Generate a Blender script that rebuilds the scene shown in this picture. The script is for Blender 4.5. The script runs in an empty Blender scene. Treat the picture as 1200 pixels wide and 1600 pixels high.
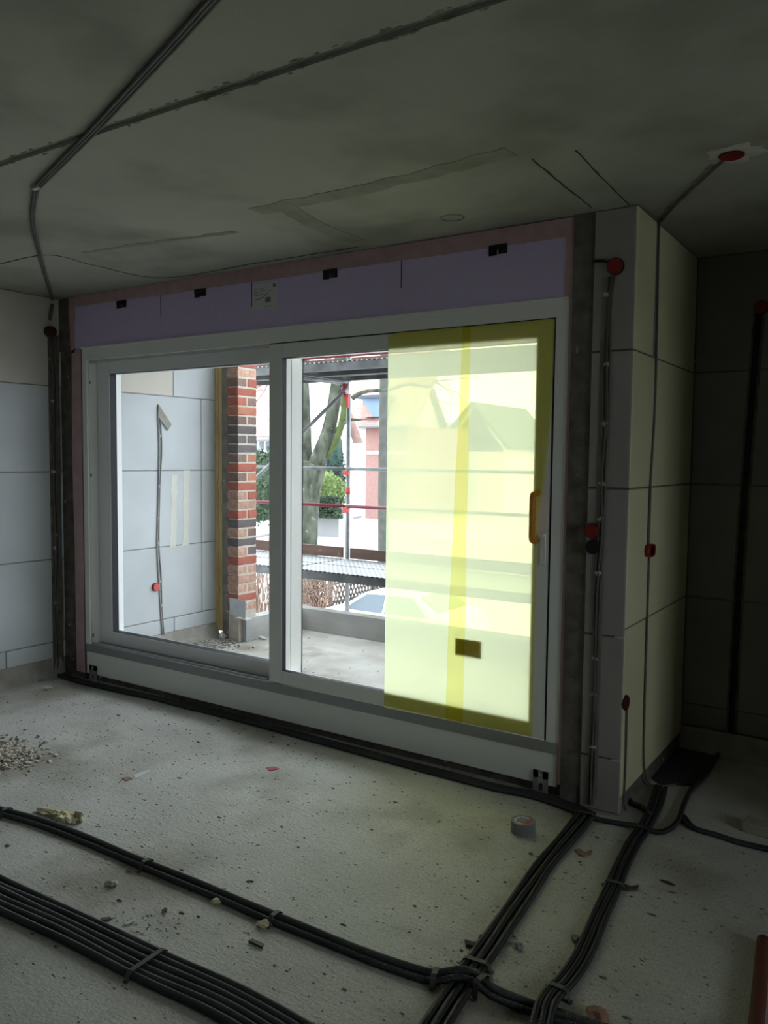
import bpy, bmesh, math, random
from mathutils import Vector, Matrix, Euler, noise as mnoise
random.seed(7)
C = bpy.context.scene.collection
S = bpy.context.scene
# ------------------------------------------------------------------ camera
F, HC, D = 1273.11, 1.64, 3.68            # focal length in pixels, eye height, distance of the window front
RR = Matrix(((0.83313, 0.55301, 0.01039), (-0.04554, 0.04985, 0.99772), (-0.55123, 0.83170, -0.06672)))
def _rows():
    yaw, pitch, roll = 5.85930202e-01, -6.69680545e-02, 1.04137619e-02
    cy, sy, cp, sp = math.cos(yaw), math.sin(yaw), math.cos(pitch), math.sin(pitch)
    f = Vector((-sy*cp, cy*cp, sp)); r = Vector((cy, sy, 0)); u = r.cross(f)
    cr, sr = math.cos(roll), math.sin(roll)
    return cr*r + sr*u, -sr*r + cr*u, f
RV, UV, FV = _rows()
cam = bpy.data.cameras.new('camera'); camo = bpy.data.objects.new('camera', cam); C.objects.link(camo)
cam.sensor_fit = 'VERTICAL'; cam.sensor_height = 36; cam.lens = F/1600*36; cam.clip_end = 500; cam.clip_start = .02
camo.matrix_world = Matrix(((RV.x, UV.x, -FV.x, 0), (RV.y, UV.y, -FV.y, 0), (RV.z, UV.z, -FV.z, HC), (0, 0, 0, 1)))
S.camera = camo
# ------------------------------------------------------------------ sky, light, exposure
W = bpy.data.worlds.new('overcast'); S.world = W; W.use_nodes = True
bg = W.node_tree.nodes['Background']; bg.inputs[0].default_value = (.88, .96, 1.03, 1); bg.inputs[1].default_value = 6.0
S.view_settings.view_transform = 'Standard'; S.view_settings.look = 'None'
S.view_settings.gamma = 1; S.view_settings.use_curve_mapping = False; S.view_settings.exposure = 0.22
S.cycles.max_bounces = 12; S.cycles.diffuse_bounces = 6; S.cycles.transparent_max_bounces = 24
S.cycles.transmission_bounces = 8; S.cycles.sample_clamp_indirect = 6
S.cycles.use_denoising = True
def portal(name, cx, cy, cz, sx, sz, rotz):
    l = bpy.data.lights.new(name, 'AREA'); l.shape = 'RECTANGLE'; l.size = sx; l.size_y = sz; l.cycles.is_portal = True
    o = bpy.data.objects.new(name, l); C.objects.link(o); o.location = (cx, cy, cz)
    o.rotation_euler = (math.pi/2, 0, rotz); return o
portal('sky_portal', -3.2, 3.93, 1.3, 3.7, 2.2, math.pi)       # daylight openings: the terrace window, and the window added at right
WY0, WY1, WZ0 = .8, 2.4, .95
portal('sky_portal', 3.42, (WY0+WY1)/2, (WZ0+2.3)/2, WY1-WY0, 2.3-WZ0, math.pi/2)
# ------------------------------------------------------------------ pixel of the photo -> point on a real plane
def ray(x, y): return RV*((x-600)/F) - UV*((y-800)/F) + FV
OC = Vector((0, 0, HC))
def onY(x, y, v=D): d = ray(x, y); return OC + d*(v/d.y)
def onZ(x, y, v=0.0): d = ray(x, y); return OC + d*((v-HC)/d.z)
def onX(x, y, v): d = ray(x, y); return OC + d*(v/d.x)
# ------------------------------------------------------------------ materials
MATS = {}
def mat(name, col, rough=.8, col2=None, scale=8, detail=5, bump=0, bscale=60, stretch=(1, 1, 1), metal=0, spec=.3, rnd=0, blotch=None, wave=None):
    if name in MATS: return MATS[name]
    m = bpy.data.materials.new(name); m.use_nodes = True; MATS[name] = m
    nt = m.node_tree; N = nt.nodes; L = nt.links; b = N['Principled BSDF']
    b.inputs['Roughness'].default_value = rough; b.inputs['Metallic'].default_value = metal
    b.inputs['Specular IOR Level'].default_value = spec; b.inputs['Base Color'].default_value = (*col, 1)
    tc = N.new('ShaderNodeTexCoord'); mp = N.new('ShaderNodeMapping'); L.new(tc.outputs['Object'], mp.inputs[0])
    mp.inputs['Scale'].default_value = stretch
    out = None
    if col2 is not None:
        n = N.new('ShaderNodeTexNoise'); n.inputs['Scale'].default_value = scale; n.inputs['Detail'].default_value = detail
        L.new(mp.outputs[0], n.inputs['Vector'])
        r = N.new('ShaderNodeValToRGB'); r.color_ramp.elements[0].position = .3; r.color_ramp.elements[1].position = .7
        r.color_ramp.elements[0].color = (*col, 1); r.color_ramp.elements[1].color = (*col2, 1)
        L.new(n.outputs['Fac'], r.inputs[0]); out = r.outputs[0]
    if blotch is not None:
        bc, bs, lo, hi = blotch
        n = N.new('ShaderNodeTexNoise'); n.inputs['Scale'].default_value = bs; n.inputs['Detail'].default_value = 4
        L.new(tc.outputs['Object'], n.inputs['Vector'])
        mr = N.new('ShaderNodeMapRange'); mr.inputs[1].default_value = lo; mr.inputs[2].default_value = hi
        L.new(n.outputs['Fac'], mr.inputs[0])
        mx = N.new('ShaderNodeMixRGB'); mx.inputs[2].default_value = (*bc, 1); L.new(mr.outputs[0], mx.inputs[0])
        if out is not None: L.new(out, mx.inputs[1])
        else: mx.inputs[1].default_value = (*col, 1)
        out = mx.outputs[0]
    if rnd:
        oi = N.new('ShaderNodeObjectInfo'); mr = N.new('ShaderNodeMapRange'); mr.inputs[3].default_value = 1-rnd; mr.inputs[4].default_value = 1+rnd
        L.new(oi.outputs['Random'], mr.inputs[0]); hs = N.new('ShaderNodeHueSaturation'); L.new(mr.outputs[0], hs.inputs['Value'])
        if out is not None: L.new(out, hs.inputs['Color'])
        else: hs.inputs['Color'].default_value = (*col, 1)
        out = hs.outputs[0]
    if out is not None: L.new(out, b.inputs['Base Color'])
    if bump or wave:
        bp = N.new('ShaderNodeBump'); bp.inputs['Strength'].default_value = bump or .6; bp.inputs['Distance'].default_value = .004
        if wave:
            uv = N.new('ShaderNodeUVMap'); w = N.new('ShaderNodeTexWave'); w.inputs['Scale'].default_value = wave; w.bands_direction = 'X'
            L.new(uv.outputs[0], w.inputs[0]); L.new(w.outputs['Fac'], bp.inputs['Height'])
        else:
            n2 = N.new('ShaderNodeTexNoise'); n2.inputs['Scale'].default_value = bscale; n2.inputs['Detail'].default_value = 6
            L.new(mp.outputs[0], n2.inputs['Vector']); L.new(n2.outputs['Fac'], bp.inputs['Height'])
        L.new(bp.outputs[0], b.inputs['Normal'])
    return m
M_floor = mat('floor_concrete', (.47, .465, .43), .62, (.61, .60, .555), 2.2, 10, .22, 90, (1, 1, 1), blotch=((.34, .32, .265), 1.7, .50, .66), spec=.6)
def _floor_detail():
    nt = M_floor.node_tree; N = nt.nodes; L = nt.links; b = N['Principled BSDF']
    tc = N.new('ShaderNodeTexCoord'); mp = N.new('ShaderNodeMapping'); mp.inputs['Scale'].default_value = (7, 20, 1); mp.inputs['Rotation'].default_value = (0, 0, .25)
    L.new(tc.outputs['Object'], mp.inputs[0])
    n = N.new('ShaderNodeTexNoise'); n.inputs['Scale'].default_value = 3.2; n.inputs['Detail'].default_value = 9; n.inputs['Roughness'].default_value = .68; n.inputs['Distortion'].default_value = .5
    L.new(mp.outputs[0], n.inputs['Vector'])
    mr = N.new('ShaderNodeMapRange'); mr.inputs[1].default_value = .56; mr.inputs[2].default_value = .72; mr.inputs[4].default_value = .6; L.new(n.outputs['Fac'], mr.inputs[0])
    mx = N.new('ShaderNodeMixRGB'); mx.inputs[2].default_value = (.15, .145, .125, 1)
    src = b.inputs['Base Color'].links[0].from_socket; L.new(mr.outputs[0], mx.inputs[0]); L.new(src, mx.inputs[1]); L.new(mx.outputs[0], b.inputs['Base Color'])
    sp = N.new('ShaderNodeTexNoise'); sp.inputs['Scale'].default_value = 110; sp.inputs['Detail'].default_value = 6; sp.inputs['Roughness'].default_value = .7; L.new(tc.outputs['Object'], sp.inputs['Vector'])
    m3 = N.new('ShaderNodeMapRange'); m3.inputs[1].default_value = .35; m3.inputs[2].default_value = .65; m3.inputs[3].default_value = .72; m3.inputs[4].default_value = 1.16; L.new(sp.outputs['Fac'], m3.inputs[0])
    hs = N.new('ShaderNodeHueSaturation'); L.new(mx.outputs[0], hs.inputs['Color']); L.new(m3.outputs[0], hs.inputs['Value']); L.new(hs.outputs[0], b.inputs['Base Color'])
    old = b.inputs['Normal'].links[0].from_socket
    bp = N.new('ShaderNodeBump'); bp.inputs['Strength'].default_value = .55; bp.inputs['Distance'].default_value = .006; bp.invert = True
    L.new(n.outputs['Fac'], bp.inputs['Height']); L.new(old, bp.inputs['Normal']); L.new(bp.outputs[0], b.inputs['Normal'])
_floor_detail()
M_ceil = mat('ceiling_concrete', (.36, .365, .315), .85, (.45, .45, .385), 1.1, 6, .25, 40, blotch=((.27, .27, .225), 1.7, .48, .7))
M_ceilgap = mat('ceiling_gap', (.20, .20, .165), .9, (.32, .32, .265), 20, 5, .6, 50)
M_patch = mat('ceiling_mortar', (.235, .235, .19), .9, (.32, .32, .265), 9, 6, .3, 50)
M_plaster = mat('white_plaster', (.62, .61, .56), .9, (.5, .49, .44), 30, 4, .6, 80)
M_dab = mat('cable_plaster', (.42, .41, .38), .9)
M_crack = mat('crack_shadow', (.07, .07, .06), 1)
M_block = mat('aerated_block', (.47, .50, .52), .85, (.53, .56, .585), 3, 6, .25, 120, rnd=.035)
M_blockw = mat('beige_block', (.52, .49, .44), .85, (.58, .55, .50), 3, 6, .25, 120, rnd=.02)
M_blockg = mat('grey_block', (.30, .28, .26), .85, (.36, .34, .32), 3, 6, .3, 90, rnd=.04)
M_blocky = mat('yellow_lit_block', (.62, .60, .37), .85, (.68, .66, .43), 2, 6, .3, 90, rnd=.03)  # yellowish light on the nook side wall is put into this block colour
M_blockd = mat('shaded_block', (.20, .19, .175), .85, (.25, .235, .22), 3, 6, .3, 90, rnd=.05)  # darker copy of the grey block, with the nook's shade in its colour
M_joint = mat('joint_mortar', (.24, .235, .22), .95)
M_mortar = mat('rough_mortar', (.24, .225, .20), .95, (.36, .34, .31), 9, 8, 1, 45)
M_dark = mat('dark_rough_concrete', (.10, .088, .075), .95, (.19, .17, .15), 14, 8, 1, 60, blotch=((.5, .48, .45), 18, .68, .73))
M_lilac = mat('lilac_foam', (.60, .50, .76), .7, (.63, .53, .78), 30, 3, .15, 200)
M_pink = mat('pink_tape', (.46, .30, .31), .75, (.52, .37, .37), 14, 5, .4, 25)
M_white = mat('white_plastic', (.84, .84, .81), .35, spec=.4)
M_whitein = mat('white_profile', (.86, .87, .87), .4, spec=.4)
M_grey = mat('grey_track', (.33, .34, .34), .45, metal=.5)
M_rubber = mat('black_gasket', (.012, .014, .022), .6)
M_alu = mat('aluminium', (.62, .62, .62), .35, metal=.8)
M_galv = mat('galvanised_steel', (.48, .50, .52), .5, (.60, .62, .64), 12, 4, metal=.5)
M_black = mat('black_plastic', (.012, .012, .013), .5)
M_paper = mat('paper', (.62, .62, .64), .8)
M_print = mat('print_grey', (.22, .22, .25), .8)
M_conduit = mat('black_conduit', (.013, .013, .014), .5, (.030, .030, .029), 9, 4, wave=70, spec=.45)
M_cable = mat('grey_cable', (.10, .098, .085), .6, (.14, .138, .12), 8, 3)
M_cablel = mat('light_cable', (.30, .30, .30), .6)
M_red = mat('red_box', (.22, .018, .016), .5)
M_redp = mat('pink_red_box', (.62, .08, .09), .5)
M_dred = mat('dark_red_box', (.05, .015, .012), .6)
M_orange = mat('orange_wrap', (.62, .27, .03), .45)
M_foam = mat('yellow_foam', (.62, .55, .33), .8, (.72, .67, .48), 14, 5, 1, 30)
M_pu = mat('insulation_edge', (.40, .27, .10), .85, (.56, .43, .20), 9, 6, 1, 30, stretch=(1, 1, .25))
M_smear = mat('foam_smear', (.58, .58, .52), .85, (.62, .62, .57), 10, 4, .6, 40)
M_terr = mat('terrace_concrete', (.30, .285, .25), .85, (.44, .43, .40), 3, 7, .5, 30, blotch=((.20, .18, .14), 2.2, .52, .7))
M_par = mat('parapet_concrete', (.28, .28, .27), .85, (.38, .38, .37), 4, 6, .4, 40, blotch=((.23, .27, .13), 3.5, .55, .68))
M_bmort = mat('brick_mortar', (.38, .34, .29), .95, (.46, .42, .36), 20, 5, .8, 60)
BR = [mat('brick_red', (.27, .065, .045), .8, (.34, .11, .075), 18, 5, .5, 60, rnd=.15),
      mat('brick_brown', (.115, .070, .058), .8, (.19, .12, .10), 18, 5, .5, 60, rnd=.15),
      mat('brick_dark', (.075, .062, .062), .8, (.12, .098, .098), 18, 5, .5, 60, rnd=.12),
      mat('brick_pale', (.30, .14, .10), .85, (.44, .30, .23), 26, 5, .6, 60, rnd=.12),
      mat('brick_orange', (.31, .105, .06), .8, (.38, .17, .105), 18, 5, .5, 60, rnd=.1)]
M_tube = mat('scaffold_tube', (.13, .135, .14), .5, (.20, .205, .21), 10, 3, metal=.5)
M_tubered = mat('red_painted_tube', (.13, .015, .03), .5)
M_scred = mat('scaffold_red', (.42, .05, .04), .5)
M_toe = mat('brown_toe_board', (.05, .028, .02), .7, (.09, .045, .032), 6, 6, .4, 30, stretch=(.4, 1, 3), blotch=((.16, .13, .12), 9, .66, .74))
M_beam = mat('deck_beam', (.035, .037, .038), .6, (.10, .105, .11), 7, 6, metal=.1)
M_bark = mat('bark', (.010, .013, .008), .9, (.075, .082, .060), 5, 10, 1, 14, stretch=(1, 1, .45), blotch=((.12, .125, .11), 6, .64, .70))
M_moss = mat('mossy_bark', (.030, .045, .010), .95, (.055, .075, .022), 9, 6, 1, 20)
M_twig = mat('twig', (.16, .11, .09), .9)
M_twigr = mat('dry_twig', (.22, .15, .12), .9)
M_leaf = mat('hedge_leaf', (.03, .05, .03), .7, (.055, .085, .045), 6, 3)
M_leafy = mat('bright_leaf', (.07, .11, .03), .7, (.14, .19, .06), 6, 3)
M_conif = mat('conifer_leaf', (.018, .04, .032), .8, (.035, .065, .05), 6, 3)
M_asph = mat('asphalt', (.36, .36, .36), .9, (.42, .42, .42), .6, 5)
M_pave = mat('pavement', (.48, .47, .45), .9, (.55, .54, .52), .8, 5)
M_lawn = mat('lawn_green', (.14, .22, .06), .95, (.24, .30, .12), 2, 6)
M_kerb = mat('kerb_stone', (.28, .28, .28), .9)
M_ren = mat('white_render', (.78, .77, .75), .9)
M_hbrick = mat('far_brick', (.30, .17, .155), .9, (.36, .22, .20), 6, 4, rnd=.06)
M_roof = mat('roof_tile', (.30, .19, .165), .85, (.38, .27, .245), 3, 4, rnd=.05)
M_slate = mat('slate', (.07, .09, .12), .6)
M_glassd = mat('far_glass', (.05, .07, .09), .15, spec=.6)
M_glassb = mat('sky_blue_glass', (.16, .25, .36), .15, spec=.6)
M_gutter = mat('gutter_zinc', (.22, .23, .24), .6)
M_car = mat('white_car_paint', (.78, .79, .80), .25, spec=.5)
M_tyre = mat('tyre_rubber', (.02, .02, .02), .8)
M_wood = mat('weathered_timber', (.06, .045, .04), .85, (.10, .08, .07), 6, 4)
M_timber = mat('offcut_timber', (.30, .27, .22), .85, (.38, .34, .28), 8, 4, stretch=(.3, 1, 1))
M_rust = mat('red_brown_tube', (.13, .035, .022), .6, (.10, .03, .02), 6, 3)
M_clay = mat('clay_lump', (.27, .15, .10), .9, (.35, .22, .16), 12, 4, .6, 40)
M_bit = mat('bitumen_sheet', (.035, .04, .04), .6, (.055, .06, .058), 8, 4)
M_osb = mat('brown_paper', (.70, .58, .30), .8, (.80, .70, .42), 26, 4)
M_tape = mat('grey_duct_tape', (.22, .225, .23), .45)
def deck_material():
    m = mat('perforated_steel', (.50, .51, .52), .5, metal=.3); nt = m.node_tree; N = nt.nodes; L = nt.links; b = N['Principled BSDF']
    tc = N.new('ShaderNodeTexCoord'); br = N.new('ShaderNodeTexBrick'); L.new(tc.outputs['Object'], br.inputs[0])
    br.inputs['Color1'].default_value = (.02, .02, .02, 1); br.inputs['Color2'].default_value = (.03, .03, .03, 1); br.inputs['Mortar'].default_value = (.26, .265, .27, 1)
    br.inputs['Scale'].default_value = 1; br.inputs['Mortar Size'].default_value = .009; br.inputs['Brick Width'].default_value = .055; br.inputs['Row Height'].default_value = .035
    L.new(br.outputs[0], b.inputs['Base Color']); return m
M_deck = deck_material()
def glass_material():
    m = bpy.data.materials.new('window_glass'); m.use_nodes = True; nt = m.node_tree; N = nt.nodes; L = nt.links; N.clear()
    o = N.new('ShaderNodeOutputMaterial'); mx = N.new('ShaderNodeMixShader'); t = N.new('ShaderNodeBsdfTransparent'); g = N.new('ShaderNodeBsdfGlossy')
    t.inputs[0].default_value = (.975, .985, .98, 1); g.inputs['Roughness'].default_value = .02
    lw_ = N.new('ShaderNodeLayerWeight'); lw_.inputs[0].default_value = .5; pw_ = N.new('ShaderNodeMath'); pw_.operation = 'POWER'; pw_.inputs[1].default_value = 5
    mr = N.new('ShaderNodeMapRange'); mr.inputs[3].default_value = .03; mr.inputs[4].default_value = .8
    L.new(lw_.outputs['Facing'], pw_.inputs[0]); L.new(pw_.outputs[0], mr.inputs[0]); L.new(mr.outputs[0], mx.inputs[0]); L.new(t.outputs[0], mx.inputs[1]); L.new(g.outputs[0], mx.inputs[2]); L.new(mx.outputs[0], o.inputs[0]); return m
M_glass = glass_material()
def film_material(name, tr, sc, fac, df, dfac):
    m = bpy.data.materials.new(name); m.use_nodes = True; nt = m.node_tree; N = nt.nodes; L = nt.links; N.clear()
    o = N.new('ShaderNodeOutputMaterial'); mx = N.new('ShaderNodeMixShader'); t = N.new('ShaderNodeBsdfTransparent'); g = N.new('ShaderNodeBsdfTranslucent')
    m2 = N.new('ShaderNodeMixShader'); d = N.new('ShaderNodeBsdfDiffuse'); d.inputs[0].default_value = (*df, 1); m2.inputs[0].default_value = dfac
    t.inputs[0].default_value = (*tr, 1); g.inputs[0].default_value = (*sc, 1); mx.inputs[0].default_value = fac
    L.new(t.outputs[0], mx.inputs[1]); L.new(g.outputs[0], mx.inputs[2]); L.new(mx.outputs[0], m2.inputs[1]); L.new(d.outputs[0], m2.inputs[2]); L.new(m2.outputs[0], o.inputs[0]); return m
M_film = film_material('yellow_protective_film', (.98, .95, .60), (.92, 1.0, .93), .50, (.92, .70, .04), .13)
M_film2 = film_material('yellow_film_overlap', (.99, .975, .72), (.98, .96, .70), .05, (.92, .66, .04), .03)
# ------------------------------------------------------------------ mesh builder
ORG = {}
class MB:
    def __init__(s): s.v = []; s.f = []; s.uv = None; s.sm = False
    def box(s, x0, x1, y0, y1, z0, z1, ch=0):
        if x0 > x1: x0, x1 = x1, x0
        if y0 > y1: y0, y1 = y1, y0
        if z0 > z1: z0, z1 = z1, z0
        if ch:
            return s.cbox(x0, x1, y0, y1, z0, z1, ch)
        n = len(s.v)
        s.v += [(x, y, z) for z in (z0, z1) for y in (y0, y1) for x in (x0, x1)]
        s.f += [tuple(n+i for i in q) for q in ((0, 2, 3, 1), (4, 5, 7, 6), (0, 1, 5, 4), (2, 6, 7, 3), (0, 4, 6, 2), (1, 3, 7, 5))]
        return s
    def cbox(s, x0, x1, y0, y1, z0, z1, c):
        bm = bmesh.new(); bmesh.ops.create_cube(bm, size=1)
        for v in bm.verts: v.co = Vector(((x0+x1)/2+v.co.x*(x1-x0), (y0+y1)/2+v.co.y*(y1-y0), (z0+z1)/2+v.co.z*(z1-z0)))
        bmesh.ops.bevel(bm, geom=bm.edges[:], offset=c, segments=1, affect='EDGES'); s.add(bm); return s
    def add(s, bm, mtx=None):
        if mtx is not None: bm.transform(mtx)
        bm.verts.index_update(); n = len(s.v); s.v += [tuple(v.co) for v in bm.verts]; s.f += [tuple(n+v.index for v in f.verts) for f in bm.faces]; bm.free(); return s
    def prism(s, pts, off):                       # polygon extruded by a vector
        n = len(s.v); k = len(pts); off = Vector(off)
        s.v += [tuple(Vector(p)) for p in pts] + [tuple(Vector(p)+off) for p in pts]
        s.f += [tuple(range(n, n+k)), tuple(range(n+2*k-1, n+k-1, -1))] + [(n+i, n+k+i, n+k+(i+1) % k, n+(i+1) % k) for i in range(k)]
        return s
    def tube(s, pts, r, n=8, uv=False):
        pts = [Vector(p) for p in pts]; rs = r if isinstance(r, (list, tuple)) else [r]*len(pts)
        b = len(s.v); L = 0; up = Vector((0, 0, 1)); prev = None; uvl = []
        for i, p in enumerate(pts):
            t = (pts[min(i+1, len(pts)-1)]-pts[max(i-1, 0)]).normalized()
            if prev is None:
                a = t.cross(up) if abs(t.dot(up)) < .95 else t.cross(Vector((1, 0, 0)))
            else: a = prev - t*prev.dot(t)
            a.normalize(); prev = a; c = t.cross(a)
            if i: L += (p-pts[i-1]).length
            uvl.append(L)
            for k in range(n):
                w = 2*math.pi*k/n; s.v.append(tuple(p+(a*math.cos(w)+c*math.sin(w))*rs[i]))
        for i in range(len(pts)-1):
            for k in range(n):
                s.f.append((b+i*n+k, b+i*n+(k+1) % n, b+(i+1)*n+(k+1) % n, b+(i+1)*n+k))
        s.f.append(tuple(b+k for k in reversed(range(n)))); e = b+(len(pts)-1)*n; s.f.append(tuple(e+k for k in range(n)))
        if uv: s.uv = {b+i*n+k: (uvl[i], k/n) for i in range(len(pts)) for k in range(n)}
        s.sm = True; return s
    def cyl(s, p, axis, r, h, n=16, r2=None):
        p = Vector(p); a = Vector(axis).normalized(); return s.tube([p, p+a*h], [r, r if r2 is None else r2], n)
    def blob(s, c, size, rough=.3, sub=1, seed=0):
        bm = bmesh.new(); bmesh.ops.create_icosphere(bm, subdivisions=sub, radius=1)
        for v in bm.verts:
            k = 1+rough*mnoise.noise(v.co*1.7+Vector((seed*3.1, seed*1.7, seed)))*2
            v.co = Vector((v.co.x*size[0]*k, v.co.y*size[1]*k, v.co.z*size[2]*k))+Vector(c)
        return s.add(bm)
    def build(s, name, m, parent=None, loc=None, smooth=None):
        o_ = ORG.get(parent.name, Vector()) if parent else Vector(loc or (0, 0, 0))
        me = bpy.data.meshes.new(name); me.from_pydata([tuple(Vector(v)-o_) for v in s.v], [], s.f)
        me.materials.append(m); o = bpy.data.objects.new(name, me); C.objects.link(o)
        if s.uv:
            lay = me.uv_layers.new(name='UVMap')
            for l in me.loops: lay.data[l.index].uv = s.uv.get(l.vertex_index, (0, 0))
        bm = bmesh.new(); bm.from_mesh(me); bmesh.ops.recalc_face_normals(bm, faces=bm.faces); bm.to_mesh(me); bm.free()
        if (s.sm if smooth is None else smooth):
            for p in me.polygons: p.use_smooth = len(p.vertices) == 4 or smooth is True
        if parent: o.parent = parent
        else: o.location = o_
        ORG[o.name] = o_; return o
def tag(o, label, cat, group=None, kind=None):
    o['label'] = label; o['category'] = cat
    if group: o['group'] = group
    if kind: o['kind'] = kind
    return o
def empty(name, loc, label, cat, group=None, kind=None):
    o = bpy.data.objects.new(name, None); C.objects.link(o); o.location = loc; ORG[o.name] = Vector(loc); o.empty_display_size = .1
    return tag(o, label, cat, group, kind)
def B(*a, ch=0): return MB().box(*a, ch=ch)
def smooth(pts, step=.03):
    pts = [Vector(p) for p in pts]; P = [pts[0]*2-pts[1]]+pts+[pts[-1]*2-pts[-2]]; out = []
    for i in range(1, len(P)-2):
        a, b, c, d = P[i-1:i+3]; n = max(2, int((c-b).length/step))
        for k in range(n):
            t = k/n; out.append(.5*((2*b)+(c-a)*t+(2*a-5*b+4*c-d)*t*t+(3*b-a-3*c+d)*t**3))
    out.append(pts[-1]); return out
ST = 'structure'
ZC = 2.76; XL = -5.3; XP = -1.105; YN = 4.78
# ================================================================== THE SETTING
fl = B(-5.54, 3.64, -3.24, 4.0, -.25, 0).box(XP-.3, .6, 4.0, 5.0, -.25, 0)
fl = fl.build('floor', M_floor); tag(fl, 'rough bare grey concrete floor of the room', 'floor', kind=ST)
ce = MB().box(-5.54, 3.64, -3.24, 1.851, ZC, 3.0).box(-5.54, -1.4, 1.889, 3.95, ZC, 3.0).box(-1.4, 3.64, 1.889, 5.1, ZC, 3.0).build('ceiling', M_ceil)
tag(ce, 'bare precast concrete ceiling with an open joint', 'ceiling', kind=ST)
B(-5.54, 3.64, 1.84, 1.90, ZC+.012, 2.99).build('joint_filling', M_ceilgap, ce)
g = MB()
for i in range(70):                                # crumbs of mortar squeezed out of the joint
    x = random.uniform(-3.2, -.5); g.blob((x, 1.87+random.choice((-1, 1))*random.uniform(.016, .03), ZC+.001), (random.uniform(.008, .025), .006, .004), .4, 1, i)
o = g.build('joint_crumbs', M_patch, ce); o['kind'] = 'stuff'
def strip(pts, w, m, name, z=ZC, t=.002, jag=.15):
    P = smooth([Vector((p.x, p.y, z)) for p in pts], .05); mb = MB(); n = len(P); l = []; r = []
    for i, p in enumerate(P):
        d = (P[min(i+1, n-1)]-P[max(0, i-1)]).normalized(); q = Vector((-d.y, d.x, 0)); ww = w*(1+random.uniform(-jag, jag)); j = q*random.uniform(-jag, jag)*w
        l.append(p+q*ww/2+j); r.append(p-q*ww/2+j)
    for i in range(n-1): mb.prism([l[i], l[i+1], r[i+1], r[i]], (0, 0, -t))
    return mb.build(name, m, ce)
Zc = lambda x, y: onZ(x, y, ZC)
strip([Zc(0, 412), Zc(75, 398), Zc(150, 415), Zc(255, 434), Zc(400, 411), Zc(560, 386)], .008, M_crack, 'crack', jag=.5)
strip([Zc(830, 248), Zc(925, 325)], .006, M_crack, 'crack', jag=.5)
strip([Zc(900, 235), Zc(945, 282), Zc(985, 323)], .005, M_crack, 'crack', jag=.5)
strip([Zc(400, 330), Zc(610, 285), Zc(800, 238)], .10, M_patch, 'mortar_smear', jag=.12)
strip([Zc(440, 318), Zc(490, 350), Zc(560, 378)], .10, M_patch, 'mortar_smear', t=.003, jag=.05)
strip([Zc(130, 395), Zc(230, 380), Zc(370, 362)], .035, M_patch, 'mortar_smear', jag=.3)
p = Zc(707, 340); rg = MB()
rg.tube([p+Vector((math.cos(a*math.pi/8)*.055, math.sin(a*math.pi/8)*.05, -.001)) for a in range(17)], .004, 5); rg.build('anchor_ring_mark', M_patch, ce)
# ---- walls of big blocks
ROWS = [(.13, .256), (.256, .871), (.871, 1.51), (1.51, 2.13), (2.13, ZC)]
def block_wall(parent, axis, face, a0, a1, joints, mats, depth=.05, g=.0035, sgn=1, rows=ROWS):
    """blocks on a wall face; axis 'x': the face looks along +x, blocks run in y. joints: per row the positions of upright joints"""
    for (z0, z1), js, ms in zip(rows, joints, mats):
        e = [a0]+sorted(js)+[a1]
        for i in range(len(e)-1):
            p0 = e[i]+(g if i else 0); p1 = e[i+1]-g
            f1 = face+sgn*random.uniform(-.001, .0015); m = ms[min(i, len(ms)-1)] if isinstance(ms, list) else ms
            mb = MB()
            if axis == 'x': mb.box(face-sgn*depth, f1, p0, p1, z0+g, z1-g, ch=.004)
            else: mb.box(p0, p1, face-sgn*depth, f1, z0+g, z1-g, ch=.004)
            mb.build('block', m, parent)
wl = B(XL-.24, XL-.006, -3.24, 5.255, 0, 2.99).build('wall_left', M_joint)
tag(wl, 'left wall of large pale aerated concrete blocks running out to the terrace', 'wall', kind=ST)
js = [[-2.5, -1.5, -.5, .5, 1.5, 2.42, 3.225, 3.75, 4.757], [-2, -1, 0, 1.0, 2.0, 3.69, 5.08], [-2.4, -1.4, -.4, .6, 1.6, 2.6, 3.72, 5.078], [-2, -1, 0, 1.0, 2.05, 3.69, 5.08], [-2.4, -1.2, 0, 1.2, 2.4, 3.72, 4.766]]
b, w = M_block, M_blockw
block_wall(wl, 'x', XL, -3.0, 5.25, js, [b, b, b, b, [w, w, w, w, w, w, w, b]])
mf = MB(); n = 24                                  # sloping mortar bed at the foot of the left wall
for i in range(n):
    y0 = -2.9+(3.66+2.9)*i/n; y1 = -2.9+(3.66+2.9)*(i+1)/n; r = random.uniform(.0, .012)
    mf.prism([(XL-.004, y0, 0), (XL+.045+r, y0, 0), (XL+.018+r/2, y0, .06), (XL+.004, y0, .135)], (0, y1-y0, 0))
mf.build('mortar_bed', M_mortar, wl)
mf = MB()
for i in range(10):
    y0 = 3.98+i*.127; r = random.uniform(0, .02)
    mf.prism([(XL-.004, y0, 0), (XL+.06+r, y0, 0), (XL+.03+r, y0, .05), (XL+.004, y0, .135)], (0, .127, 0))
mf.build('mortar_bed', M_mortar, wl)
# front wall: piers and lintel around the window, nook to its right
wf = MB().box(-5.30, -5.045, 3.695, 3.95, 0, ZC).box(-5.30, -1.3, 3.70, 3.95, 2.40, ZC).box(-1.41, -1.296, 3.697, 3.95, 0, ZC)
wf.box(-1.40, XP-.006, 3.667, 5.1, 0, ZC).box(-1.2, .6, YN+.006, 5.1, 0, ZC)
wf = wf.build('wall_front', M_dark); tag(wf, 'front wall around the terrace window with dark rough edges', 'wall', kind=ST)
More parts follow.
